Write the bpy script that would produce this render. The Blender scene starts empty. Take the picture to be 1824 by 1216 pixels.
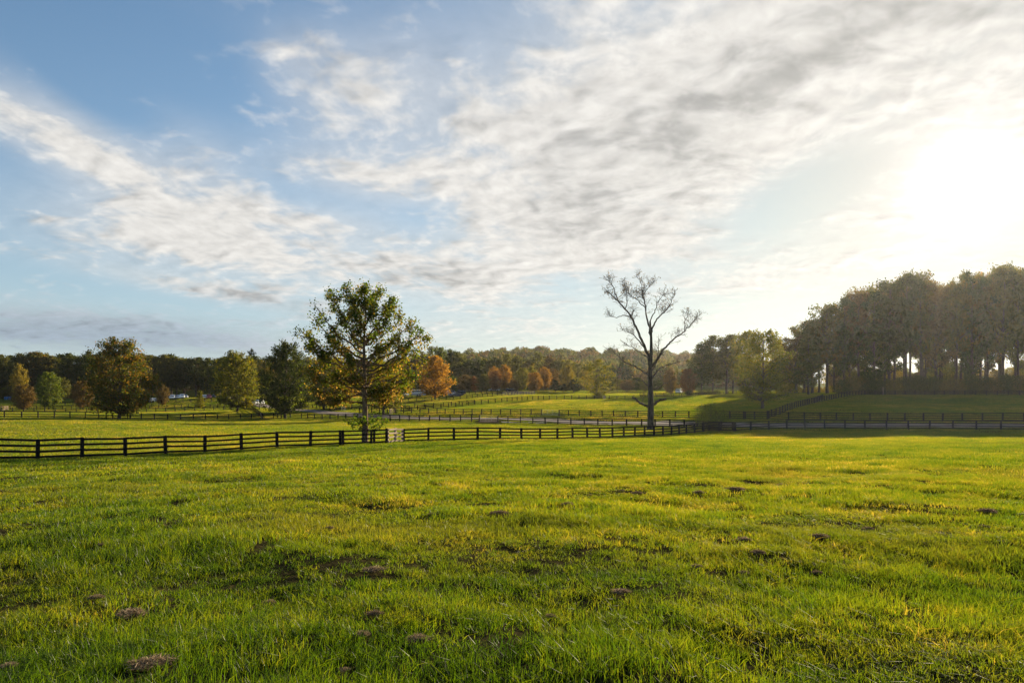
import bpy, math, random
import numpy as np
from mathutils import Vector, Matrix

random.seed(11)
RNG = np.random.default_rng(11)
scene = bpy.context.scene
COL = scene.collection
PI = math.pi
R = math.radians

# ------------------------------------------------------------------ camera
F = 1216.0            # focal length in photo pixels (24 mm lens)
UC, VH = 912.0, 690.0  # photo column straight ahead, eye-level row
CZ = 8.0              # camera height in world units
cam = bpy.data.cameras.new('camera')
cam.lens = 24.0
cam.sensor_width = 36.0
cam.shift_y = 82.0 / 1824.0
cam.clip_start = 0.1
cam.clip_end = 9000
camo = bpy.data.objects.new('camera', cam)
camo.location = (0, 0, CZ)
camo.rotation_euler = (R(90), 0, 0)
COL.objects.link(camo)
scene.camera = camo

# ------------------------------------------------------------------ sun
SUN_AZ, SUN_EL = 33.6, 14.0        # degrees; azimuth from +Y towards +X
sdir = Vector((math.sin(R(SUN_AZ)) * math.cos(R(SUN_EL)), math.cos(R(SUN_AZ)) * math.cos(R(SUN_EL)), math.sin(R(SUN_EL))))
sl = bpy.data.lights.new('sun', 'SUN')
sl.energy = 5.0
sl.angle = R(0.6)
sl.color = (1.0, 0.84, 0.58)
slo = bpy.data.objects.new('sun', sl)
slo.rotation_euler = sdir.to_track_quat('Z', 'Y').to_euler()
slo.location = sdir * 500
COL.objects.link(slo)

# ------------------------------------------------------------------ view / render
scene.view_settings.view_transform = 'Standard'
scene.view_settings.look = 'None'
scene.view_settings.exposure = 1.3
scene.view_settings.gamma = 1.0
scene.view_settings.use_curve_mapping = False
scene.render.engine = 'CYCLES'
cy = scene.cycles
cy.use_denoising = True
cy.max_bounces = 6
cy.diffuse_bounces = 3
cy.glossy_bounces = 2
cy.transmission_bounces = 4
cy.volume_bounces = 0
cy.transparent_max_bounces = 8
cy.sample_clamp_indirect = 4.0

# ------------------------------------------------------------------ node expression helper
class E:
    def __init__(s, nt, sock): s.nt, s.s = nt, sock
    def _m(s, op, b=None, c=None, clamp=False):
        n = s.nt.nodes.new('ShaderNodeMath'); n.operation = op; n.use_clamp = clamp
        for i, v in enumerate((s, b, c)):
            if v is None: continue
            if isinstance(v, E): s.nt.links.new(v.s, n.inputs[i])
            else: n.inputs[i].default_value = v
        return E(s.nt, n.outputs[0])
    def __add__(s, o): return s._m('ADD', o)
    __radd__ = __add__
    def __mul__(s, o): return s._m('MULTIPLY', o)
    __rmul__ = __mul__
    def __sub__(s, o): return s._m('SUBTRACT', o)
    def __rsub__(s, o): return (s * -1.0) + o
    def __truediv__(s, o): return s._m('DIVIDE', o)
    def pow(s, o): return s._m('POWER', o)
    def max(s, o): return s._m('MAXIMUM', o)
    def min(s, o): return s._m('MINIMUM', o)
    def clamp(s): return s._m('ADD', 0.0, clamp=True)
    def exp(s): return s._m('EXPONENT')
    def atan2(s, o): return s._m('ARCTAN2', o)
    def asin(s): return s._m('ARCSINE')
    def acos(s): return s._m('ARCCOSINE')
    def smooth(s, a, b, lo=0.0, hi=1.0):
        n = s.nt.nodes.new('ShaderNodeMapRange'); n.interpolation_type = 'SMOOTHSTEP'
        s.nt.links.new(s.s, n.inputs['Value'])
        n.inputs['From Min'].default_value = a; n.inputs['From Max'].default_value = b
        n.inputs['To Min'].default_value = lo; n.inputs['To Max'].default_value = hi
        return E(s.nt, n.outputs['Result'])

def vec(nt, *xyz):
    n = nt.nodes.new('ShaderNodeCombineXYZ')
    for i, v in enumerate(xyz):
        if isinstance(v, E): nt.links.new(v.s, n.inputs[i])
        else: n.inputs[i].default_value = v
    return n.outputs[0]

def noise(nt, vector, scale, detail=5.0, rough=0.55, dist=0.0, out='Fac'):
    n = nt.nodes.new('ShaderNodeTexNoise')
    nt.links.new(vector, n.inputs['Vector'])
    n.inputs['Scale'].default_value = scale; n.inputs['Detail'].default_value = detail
    n.inputs['Roughness'].default_value = rough; n.inputs['Distortion'].default_value = dist
    if out == 'Fac': return E(nt, n.outputs['Fac'])
    return n.outputs['Color']

def mixc(nt, fac, a, b, mode='MIX'):
    n = nt.nodes.new('ShaderNodeMix'); n.data_type = 'RGBA'; n.blend_type = mode
    for s, v in ((n.inputs['Factor'], fac), (n.inputs['A'], a), (n.inputs['B'], b)):
        if isinstance(v, E): nt.links.new(v.s, s)
        elif isinstance(v, bpy.types.NodeSocket): nt.links.new(v, s)
        elif isinstance(v, (int, float)): s.default_value = v
        else: s.default_value = (*v, 1.0)
    return [o for o in n.outputs if o.type == 'RGBA'][0]

def ramp(nt, fac, stops):
    n = nt.nodes.new('ShaderNodeValToRGB')
    nt.links.new(fac.s, n.inputs[0])
    el = n.color_ramp.elements
    while len(el) < len(stops): el.new(0.5)
    for e, (p, c) in zip(el, stops): e.position = p; e.color = (*c, 1.0)
    return n.outputs[0]

# ------------------------------------------------------------------ world: physical sky + cloud layers in sky directions
def azel(u, v):
    x, z = (u - UC) / F, (VH - v) / F
    return math.degrees(math.atan(x)), math.degrees(math.atan(z / math.sqrt(1 + x * x)))

SKY_STRENGTH = 0.05
def build_world():
    w = bpy.data.worlds.new('World'); scene.world = w; w.use_nodes = True
    nt = w.node_tree; nt.nodes.clear()
    out = nt.nodes.new('ShaderNodeOutputWorld'); bg = nt.nodes.new('ShaderNodeBackground')
    nt.links.new(bg.outputs[0], out.inputs[0]); bg.inputs['Strength'].default_value = SKY_STRENGTH
    sky = nt.nodes.new('ShaderNodeTexSky'); sky.sky_type = 'NISHITA'; sky.sun_disc = False
    sky.sun_elevation = R(SUN_EL); sky.sun_rotation = R(SUN_AZ)
    sky.air_density = 1.0; sky.dust_density = 0.6; sky.ozone_density = 2.0
    tc = nt.nodes.new('ShaderNodeTexCoord')
    sep = nt.nodes.new('ShaderNodeSeparateXYZ'); nt.links.new(tc.outputs['Generated'], sep.inputs[0])
    x, y, z = (E(nt, sep.outputs[i]) for i in range(3))
    az = x.atan2(y) * (180 / PI)
    el = z.max(-1.0).min(1.0).asin() * (180 / PI)
    dot = x * sdir.x + y * sdir.y + z * sdir.z
    ang = dot.min(0.99999).acos() * (180 / PI)          # degrees from the sun
    zz = z.max(0.0) + 0.20
    px, py = x / zz, y / zz                             # flat cloud layer seen from below
    # slow warp so nothing runs straight
    wn = noise(nt, vec(nt, px, py, 3.3), 1.6, 3.0)
    wm = noise(nt, vec(nt, px, py, 8.1), 1.6, 3.0)
    qx, qy = px + (wn - 0.5) * 0.20, py + (wm - 0.5) * 0.20
    # coverage from elliptical regions of sky (centre, half-axes, tilt in degrees of arc)
    cover = None
    def blob(u, v, ru, rv, tilt, amp, sharp=1.0):
        nonlocal cover
        a0, e0 = azel(u, v)
        k = 57.3 / F * 0.86
        ra, re = ru * k, rv * k
        c, s = math.cos(R(tilt)), math.sin(R(tilt))
        dx, dy = az - a0, el - e0
        p = (dx * c + dy * s) * (1 / ra)
        q = (dy * c - dx * s) * (1 / re)
        g = ((p * p + q * q) * -sharp).exp() * amp
        cover = g if cover is None else cover + g
    # photo-pixel centre, radii, tilt (counter-clockwise up), strength
    blob(1350, 90, 640, 210, 10, 0.85)
    blob(1800, 230, 560, 240, 0, 0.55)
    blob(1080, 250, 330, 120, 8, 0.75)
    blob(640, 170, 190, 100, 14, 0.55)
    blob(520, 100, 70, 50, 20, 0.30)
    blob(680, 315, 190, 38, -3, 0.62)
    blob(20, 215, 170, 36, -20, 0.62)
    blob(185, 285, 165, 50, -30, 0.66)
    blob(350, 310, 130, 70, -38, 0.55)
    blob(420, 365, 50, 40, 0, 0.30)
    blob(290, 400, 200, 55, -8, 0.60)
    blob(560, 400, 130, 36, -6, 0.60)
    blob(480, 465, 400, 50, -3, 0.58)
    blob(880, 490, 270, 75, 0, 0.66)
    blob(1080, 415, 300, 70, -4, 0.80)
    blob(170, 588, 440, 38, -3, 0.95)
    blob(400, 522, 220, 20, -8, 0.70)
    blob(40, 85, 110, 45, -35, 0.18)
    blob(150, 150, 170, 40, -25, -0.35)
    blob(1400, 490, 200, 30, 6, 0.60)
    blob(900, 590, 420, 40, 0, 0.42)
    blob(1440, 345, 160, 48, 22, -1.1)
    blob(300, 110, 330, 70, -12, -0.25)
    blob(760, 385, 70, 32, 0, -0.25)
    blob(1000, 505, 70, 26, 0, -0.45)
    # texture
    big = noise(nt, vec(nt, qx, qy * 0.75, 0.0), 3.0, 7.0, 0.60)
    rx = qx * 0.97 - qy * 0.25
    ry = qy * 0.97 + qx * 0.25
    rip = noise(nt, vec(nt, rx * 0.85, ry * 0.95, 1.7), 12.0, 3.0, 0.5, 0.2)
    fine = noise(nt, vec(nt, rx, ry * 0.7, 5.2), 34.0, 4.0, 0.6)
    tex = (big - 0.5) * 1.5 + (rip - 0.5) * 1.5 + (fine - 0.5) * 0.45
    dens = cover - 0.27 + tex * 0.80
    alpha = dens.smooth(-0.22, 0.72)
    thin = cover.smooth(-0.1, 0.75) * 0.50
    alpha = (alpha * 0.96).max(thin)
    sh = noise(nt, vec(nt, qx + 0.35, qy + 0.5, 2.0), 2.4, 5.0, 0.55)
    rip2 = noise(nt, vec(nt, rx * 0.85 + 0.02, ry * 0.95 + 0.03, 1.7), 12.0, 3.0, 0.5, 0.2)
    grey = None
    for (u, v, ru, rv, tilt, amp) in ((1130, 230, 300, 60, 16, .34), (1080, 400, 200, 40, 4, .42), (1420, 110, 260, 50, 22, .35), (780, 490, 150, 30, 0, .5), (1750, 40, 160, 70, 0, .3), (420, 525, 200, 16, -8, .5), (380, 330, 100, 30, -30, .2)):
        a0, e0 = azel(u, v); k = 57.3 / F * 0.86
        c, s = math.cos(R(tilt)), math.sin(R(tilt)); dx, dy = az - a0, el - e0
        p_ = (dx * c + dy * s) * (1 / (ru * k)); q_ = (dy * c - dx * s) * (1 / (rv * k))
        g_ = ((p_ * p_ + q_ * q_) * -1.0).exp() * amp
        grey = g_ if grey is None else grey + g_
    thick = (grey + 0.10 + (sh - 0.48) * 1.2 + (rip2 - 0.5) * 2.0 + (fine - 0.5) * 0.8).smooth(0.0, 1.15)
    # grey underside where thick, brighter towards the sun
    near = (ang * ang * (-1 / (15.0 ** 2))).exp()
    mid = (ang * (-1 / 22.0)).exp()
    lum = (mid * 0.2 + 6.75) * (1.0 - thick * 0.50)
    lowgrey = (az.smooth(-4.0, -28.0)) * (1.0 - el.smooth(3.5, 8.5))
    lum = lum * ((rip - 0.5) * 0.55 + (fine - 0.5) * 0.45 + 1.0)
    lum = lum * (1.0 - lowgrey * 0.40)
    cc = mixc(nt, thick, (1.0, 0.968, 0.915), (0.97, 0.955, 0.92))
    cc = mixc(nt, lowgrey, cc, (0.74, 0.90, 1.08))
    cloud = mixc(nt, 1.0, cc, vec(nt, lum, lum, lum), 'MULTIPLY')
    # the clear-sky aureole is dimmed: high cloud spreads it out instead
    sk = 1.0 - (ang * (-1 / 18.0)).exp() * 0.90
    skyc = mixc(nt, 1.0, sky.outputs[0], (0.50, 1.00, 1.26), 'MULTIPLY')
    skyc = mixc(nt, 1.0, skyc, vec(nt, sk, sk, sk), 'MULTIPLY')
    veil = (ang * (-1 / 22.0)).exp() * 1.15
    skyc = mixc(nt, veil.clamp(), skyc, (5.0, 4.95, 4.75))
    # whitish air low over the horizon
    air = (el * (-1 / 12.0)).exp() * 0.90
    skyc = mixc(nt, air, skyc, mixc(nt, az.smooth(-25.0, 22.0), (5.0, 5.45, 5.65), (6.7, 6.4, 5.8)))
    base = mixc(nt, alpha, skyc, cloud)
    g = (ang * ang * (-1 / (2.2 ** 2))).exp() * 5.0 + (ang * (-1 / 4.0)).exp() * 3.2
    glow = mixc(nt, 1.0, vec(nt, g, g, g), (1.0, 0.965, 0.90), 'MULTIPLY')
    fin = mixc(nt, 1.0, base, glow, 'ADD')
    nt.links.new(fin, bg.inputs['Color'])
build_world()

# ------------------------------------------------------------------ terrain
def W(u, v, d): return ((u - UC) / F * d, d, CZ - (v - VH) / F * d)
CP = [(0, 0, CZ - 1.62), (-6, 3, CZ - 1.68), (0, 3, CZ - 1.72), (6, 3, CZ - 1.72), (0, -40, CZ - 0.9), (-45, 0, CZ - 2.3), (45, 0, CZ - 2.0),
      (-8, 10, CZ - 2.10), (0, 10, CZ - 2.08), (8, 10, CZ - 2.05), (-15, 20, CZ - 2.85), (0, 20, CZ - 2.70), (15, 20, CZ - 2.55),
      (-22, 30, CZ - 3.5), (0, 33, CZ - 3.45), (24, 33, CZ - 3.2), (0, 46, CZ - 4.15), (38, 55, CZ - 4.3), (60, 40, CZ - 3.4), (90, 60, CZ - 4.2)]
for q in [(-100, 826, 36), (67, 819.5, 39), (223, 813.5, 43), (365, 807, 47), (494, 799, 52), (607, 793, 56), (719, 788.5, 59), (850, 784.8, 63),
          (962, 784, 70), (1046, 782, 74), (1130, 779, 79), (1196, 776, 83), (1252, 770, 90), (1400, 764.5, 93), (1541, 765.5, 91), (1697, 765.5, 89),
          (1824, 766.5, 87), (2100, 770, 82),
          (-250, 743, 112), (8, 744, 125), (124, 745, 126), (232, 747, 132), (366, 747, 150), (448, 746, 157), (517, 744.5, 162), (615, 746.5, 153), (695, 750, 136),
          (801, 750.5, 129), (853, 751.5, 125), (948, 755, 124), (1016, 757, 120), (1065, 758.7, 115), (1142, 760, 108), (1219, 763, 99),
          (809, 738, 148), (891, 739, 143), (964, 739.7, 139), (1012, 741, 136), (1093, 742.5, 130), (1180, 744, 122), (1227, 745.4, 114), (1300, 747, 108),
          (1404, 749, 103), (1520, 750, 102), (1700, 750.5, 100), (1824, 750.5, 98), (2100, 752, 94), (719, 737, 152), (640, 735, 167),
          (808, 725.5, 175), (852, 720, 185), (893, 716.5, 190), (935, 713, 200), (975, 711.5, 208), (1000, 712, 188), (1100, 711, 185), (1200, 707, 180), (1310, 703, 175),
          (1102, 711.5, 215), (1200, 708, 215), (1358, 728, 128), (1440, 702, 178), (1404, 731, 120), (1440, 721, 140), (1492, 710, 165), (1540, 703, 185), (1700, 702, 188), (1824, 703, 184),
          (1600, 720, 140), (1750, 720, 138), (1600, 698, 205), (1824, 698, 200), (2050, 702, 190), (1700, 697, 260), (2000, 697, 260),
          (100, 733, 195), (300, 733, 195), (100, 725, 232), (300, 722, 236), (20, 722, 236), (320, 710, 262), (20, 711, 300), (-200, 722, 236), (-200, 708, 310),
          (200, 706, 315), (400, 706, 310), (422, 732, 180), (575, 725, 200), (450, 718, 235), (800, 703, 240), (775, 712, 222), (883, 697, 285), (1011, 697, 285),
          (1062, 706, 225), (950, 702, 262), (1193, 704, 240), (1290, 702, 240), (650, 703, 290)]:
    CP.append(W(*q))
for q in [(-400, 500, -3), (0, 500, -2), (400, 500, -2), (-1500, 1500, -2), (0, 1500, -2), (1500, 1500, -2), (-3000, 0, -2), (3000, 0, -2), (-600, 200, -3), (600, 200, -2), (0, -400, 0), (-3000, 3000, -2), (3000, 3000, -2), (0, 3200, -2), (0, 900, -2)]:
    CP.append((q[0], q[1], CZ + q[2]))
CP = np.array(CP, float)
def _phi(r2): return np.where(r2 > 0, 0.5 * r2 * np.log(np.maximum(r2, 1e-12)), 0.0)
_n = len(CP)
_S = 100.0
_xy = CP[:, :2] / _S
_K = _phi(((_xy[:, None] - _xy[None]) ** 2).sum(-1)) + np.eye(_n) * 2e-4
_P = np.c_[np.ones(_n), _xy]
_A = np.block([[_K, _P], [_P.T, np.zeros((3, 3))]])
_sol = np.linalg.solve(_A, np.r_[CP[:, 2], 0, 0, 0])
_wr = np.random.default_rng(5)
_lam = np.exp(_wr.uniform(math.log(0.9), math.log(7.0), 18)); _ph = _wr.uniform(0, 2 * PI, 18); _th = _wr.uniform(0, PI, 18)
def ground(x, y):
    x = np.atleast_1d(np.asarray(x, float)); y = np.atleast_1d(np.asarray(y, float))
    outz = np.empty(x.shape)
    for i in range(0, len(x), 20000):
        q = np.c_[x[i:i + 20000], y[i:i + 20000]] / _S
        r2 = ((q[:, None] - _xy[None]) ** 2).sum(-1)
        outz[i:i + 20000] = _phi(r2) @ _sol[:_n] + _sol[_n] + q @ _sol[_n + 1:]
    m = np.zeros(x.shape)
    for l, p, t in zip(_lam, _ph, _th):
        m += 0.0065 * l ** 0.7 * np.sin((x * math.cos(t) + y * math.sin(t)) * 2 * PI / l + p)
    return outz + m * np.exp(-(y / 70.0) ** 2)
def gz(x, y): return float(ground(x, y)[0])
def at(u, d):
    x = (u - UC) / F * d
    return Vector((x, d, gz(x, d)))
def pix_ground(u, v):
    ds = np.concatenate([np.linspace(2.2, 60, 1200)])
    xs = (u - UC) / F * ds
    vv = VH + (CZ - ground(xs, ds)) / ds * F
    i = int(np.argmin(np.abs(vv - v)))
    return Vector((xs[i], ds[i], gz(xs[i], ds[i])))

# ------------------------------------------------------------------ object helpers
def tag(o, label=None, cat=None, group=None, kind=None):
    if label: o['label'] = label
    if cat: o['category'] = cat
    if group: o['group'] = group
    if kind: o['kind'] = kind
    return o
def empty(name, loc, label=None, cat=None, group=None):
    o = bpy.data.objects.new(name, None); o.location = loc; o.empty_display_size = 0.3
    COL.objects.link(o); return tag(o, label, cat, group)
def mesh_np(name, V, quads=None, tris=None, mat=None, smooth=False, attrs=None):
    me = bpy.data.meshes.new(name)
    V = np.asarray(V, np.float32).reshape(-1, 3)
    quads = np.zeros((0, 4), np.int32) if quads is None else np.asarray(quads, np.int32).reshape(-1, 4)
    tris = np.zeros((0, 3), np.int32) if tris is None else np.asarray(tris, np.int32).reshape(-1, 3)
    me.vertices.add(len(V)); me.vertices.foreach_set('co', V.ravel())
    nl = quads.size + tris.size
    me.loops.add(nl); me.loops.foreach_set('vertex_index', np.r_[quads.ravel(), tris.ravel()].astype(np.int32))
    npol = len(quads) + len(tris)
    me.polygons.add(npol)
    st = np.r_[np.arange(len(quads)) * 4, quads.size + np.arange(len(tris)) * 3].astype(np.int32)
    me.polygons.foreach_set('loop_start', st)
    me.polygons.foreach_set('use_smooth', np.full(npol, bool(smooth)))
    me.update(calc_edges=True)
    for an, data in (attrs or {}).items():
        a = me.attributes.new(an, 'FLOAT_COLOR', 'POINT')
        a.data.foreach_set('color', np.asarray(data, np.float32).ravel())
    if mat: me.materials.append(mat)
    return me
def link(name, me, parent=None, loc=None):
    o = bpy.data.objects.new(name, me); COL.objects.link(o)
    if parent is not None: o.parent = parent
    if loc is not None: o.location = loc
    return o
class MB:
    """collects boxes / tubes / prisms into one mesh"""
    def __init__(s): s.V, s.Q, s.T, s.n = [], [], [], 0
    def raw(s, V, Q=(), T=()):
        V = np.asarray(V, float).reshape(-1, 3)
        s.V.append(V)
        if len(Q): s.Q.append(np.asarray(Q, int).reshape(-1, 4) + s.n)
        if len(T): s.T.append(np.asarray(T, int).reshape(-1, 3) + s.n)
        s.n += len(V)
    def beam(s, a, b, w, h, up=(0, 0, 1)):
        a, b = np.array(a, float), np.array(b, float)
        t = b - a; t = t / np.linalg.norm(t)
        side = np.cross(t, up); side = side / np.linalg.norm(side)
        u2 = np.cross(side, t)
        V = [p + side * sx * w / 2 + u2 * sz * h / 2 for p in (a, b) for sx, sz in ((-1, -1), (1, -1), (1, 1), (-1, 1))]
        s.raw(V, [(0, 1, 2, 3), (7, 6, 5, 4), (0, 4, 5, 1), (1, 5, 6, 2), (2, 6, 7, 3), (3, 7, 4, 0)])
    def tube(s, pts, rad, sides=6, cap=True):
        pts = np.asarray(pts, float); rad = np.asarray(rad, float)
        n = len(pts)
        tan = np.gradient(pts, axis=0)
        tan /= np.linalg.norm(tan, axis=1)[:, None] + 1e-9
        ref = np.array([0.0, 0, 1]) if abs(tan[0, 2]) < 0.9 else np.array([1.0, 0, 0])
        a = np.cross(tan, ref); a /= np.linalg.norm(a, axis=1)[:, None] + 1e-9
        b = np.cross(tan, a)
        th = np.arange(sides) * 2 * PI / sides
        V = pts[:, None] + rad[:, None, None] * (np.cos(th)[None, :, None] * a[:, None] + np.sin(th)[None, :, None] * b[:, None])
        i, j = np.meshgrid(np.arange(n - 1), np.arange(sides), indexing='ij')
        j2 = (j + 1) % sides
        Q = np.stack([i * sides + j, i * sides + j2, (i + 1) * sides + j2, (i + 1) * sides + j], -1).reshape(-1, 4)
        s.raw(V.reshape(-1, 3), Q)
    def box(s, c, size, rotz=0.0):
        c = np.array(c, float); sx, sy, sz = np.array(size, float) / 2
        cs, sn = math.cos(rotz), math.sin(rotz)
        V = []
        for z in (-sz, sz):
            for x, y in ((-sx, -sy), (sx, -sy), (sx, sy), (-sx, sy)):
                V.append(c + (x * cs - y * sn, x * sn + y * cs, z))
        s.raw(V, [(3, 2, 1, 0), (4, 5, 6, 7), (0, 1, 5, 4), (1, 2, 6, 5), (2, 3, 7, 6), (3, 0, 4, 7)])
    def mesh(s, name, mat, smooth=False):
        V = np.concatenate(s.V)
        Q = np.concatenate(s.Q) if s.Q else None
        T = np.concatenate(s.T) if s.T else None
        return mesh_np(name, V, Q, T, mat, smooth)

# ------------------------------------------------------------------ materials
def new_mat(name):
    m = bpy.data.materials.new(name); m.use_nodes = True
    nt = m.node_tree; nt.nodes.clear()
    out = nt.nodes.new('ShaderNodeOutputMaterial')
    return m, nt, out
def geo_pos(nt):
    return nt.nodes.new('ShaderNodeNewGeometry').outputs['Position']
def principled(nt, out, color, rough=0.8, spec=0.3, metal=0.0, bump=None):
    p = nt.nodes.new('ShaderNodeBsdfPrincipled')
    if isinstance(color, bpy.types.NodeSocket): nt.links.new(color, p.inputs['Base Color'])
    else: p.inputs['Base Color'].default_value = (*color, 1)
    p.inputs['Roughness'].default_value = rough
    p.inputs['Specular IOR Level'].default_value = spec
    p.inputs['Metallic'].default_value = metal
    if bump is not None:
        b = nt.nodes.new('ShaderNodeBump'); b.inputs['Strength'].default_value = bump[1]; b.inputs['Distance'].default_value = bump[2]
        nt.links.new(bump[0].s, b.inputs['Height']); nt.links.new(b.outputs[0], p.inputs['Normal'])
    nt.links.new(p.outputs[0], out.inputs[0])
    return p
def simple(name, c1, c2, scale=6.0, rough=0.7, spec=0.3, metal=0.0, bump=0.2, stretch=(1, 1, 1)):
    m, nt, out = new_mat(name)
    tc = nt.nodes.new('ShaderNodeTexCoord')
    mp = nt.nodes.new('ShaderNodeMapping'); mp.inputs['Scale'].default_value = stretch
    nt.links.new(tc.outputs['Object'], mp.inputs[0])
    n = noise(nt, mp.outputs[0], scale, 6.0)
    col = mixc(nt, n.smooth(0.3, 0.7), c1, c2)
    principled(nt, out, col, rough, spec, metal, (n, bump, 0.02))
    return m
def leaf_mat(name, stops, trans=0.5, tcol=(1.8, 1.6, 0.7)):
    m, nt, out = new_mat(name)
    at_ = nt.nodes.new('ShaderNodeAttribute'); at_.attribute_name = 'tint'
    sep = nt.nodes.new('ShaderNodeSeparateXYZ'); nt.links.new(at_.outputs['Vector'], sep.inputs[0])
    r, g = E(nt, sep.outputs[0]), E(nt, sep.outputs[1])
    oi = nt.nodes.new('ShaderNodeObjectInfo')
    rr = (r + (E(nt, oi.outputs['Random']) - 0.5) * 0.24).clamp()
    c = ramp(nt, rr, stops)
    c = mixc(nt, 1.0, c, vec(nt, g, g, g), 'MULTIPLY')
    d = nt.nodes.new('ShaderNodeBsdfDiffuse'); nt.links.new(c, d.inputs[0])
    t = nt.nodes.new('ShaderNodeBsdfTranslucent')
    nt.links.new(mixc(nt, 1.0, c, tcol, 'MULTIPLY'), t.inputs[0])
    mx = nt.nodes.new('ShaderNodeMixShader'); mx.inputs[0].default_value = trans
    nt.links.new(d.outputs[0], mx.inputs[1]); nt.links.new(t.outputs[0], mx.inputs[2])
    gl = nt.nodes.new('ShaderNodeBsdfGlossy'); gl.inputs['Roughness'].default_value = 0.45
    m2 = nt.nodes.new('ShaderNodeMixShader'); m2.inputs[0].default_value = 0.012
    nt.links.new(mx.outputs[0], m2.inputs[1]); nt.links.new(gl.outputs[0], m2.inputs[2])
    nt.links.new(m2.outputs[0], out.inputs[0])
    return m

M = {}
M['fence'] = simple('black_fence_paint', (0.007, 0.007, 0.008), (0.016, 0.015, 0.014), 5.0, 0.75, 0.08, bump=0.0, stretch=(1, 1, 6))
M['pale_sunlit_wood'] = simple('pale_sunlit_boards', (0.24, 0.17, 0.12), (0.36, 0.27, 0.20), 7.0, 0.8, 0.1, bump=0.0, stretch=(1, 1, 6))  # pale tone paints sun glare onto black boards; also the slim post's wood
M['bark'] = simple('bark', (0.045, 0.033, 0.025), (0.12, 0.09, 0.07), 5.0, 0.9, 0.1, bump=0.6, stretch=(1, 1, 0.3))
M['palebark'] = simple('mottled_bark', (0.032, 0.026, 0.020), (0.10, 0.082, 0.064), 3.0, 0.9, 0.1, bump=0.4, stretch=(1, 1, 0.4))
M['herobark'] = simple('brown_bark', (0.09, 0.055, 0.032), (0.24, 0.155, 0.09), 3.5, 0.9, 0.1, bump=0.5, stretch=(1, 1, 0.4))
M['steel'] = simple('galvanised_tube', (0.30, 0.31, 0.32), (0.42, 0.43, 0.44), 9.0, 0.45, 0.5, 0.7)
M['rubber'] = simple('tyre_rubber', (0.015, 0.015, 0.015), (0.03, 0.03, 0.03), 9.0, 0.9)
M['glass'] = simple('dark_car_glass', (0.02, 0.025, 0.03), (0.03, 0.035, 0.04), 2.0, 0.12, 0.6, bump=0.0)
M['white'] = simple('white_car_paint', (0.70, 0.71, 0.72), (0.78, 0.78, 0.78), 1.0, 0.3, 0.5, bump=0.0)
M['silver'] = simple('silver_car_paint', (0.30, 0.32, 0.34), (0.36, 0.37, 0.39), 1.0, 0.3, 0.5, 0.4, bump=0.0)
M['navy'] = simple('dark_blue_car_paint', (0.015, 0.025, 0.05), (0.03, 0.04, 0.07), 1.0, 0.25, 0.5, bump=0.0)
M['red'] = simple('red_car_paint', (0.25, 0.02, 0.015), (0.32, 0.03, 0.02), 1.0, 0.3, 0.5, bump=0.0)
M['blackcar'] = simple('black_car_paint', (0.01, 0.01, 0.012), (0.018, 0.018, 0.02), 1.0, 0.25, 0.5, bump=0.0)
M['blue'] = simple('blue_plastic', (0.03, 0.10, 0.22), (0.05, 0.14, 0.28), 2.0, 0.5, 0.4, bump=0.0)
M['lens'] = simple('lamp_lens', (0.6, 0.6, 0.6), (0.7, 0.7, 0.7), 2.0, 0.2, 0.5, bump=0.0)

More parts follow.
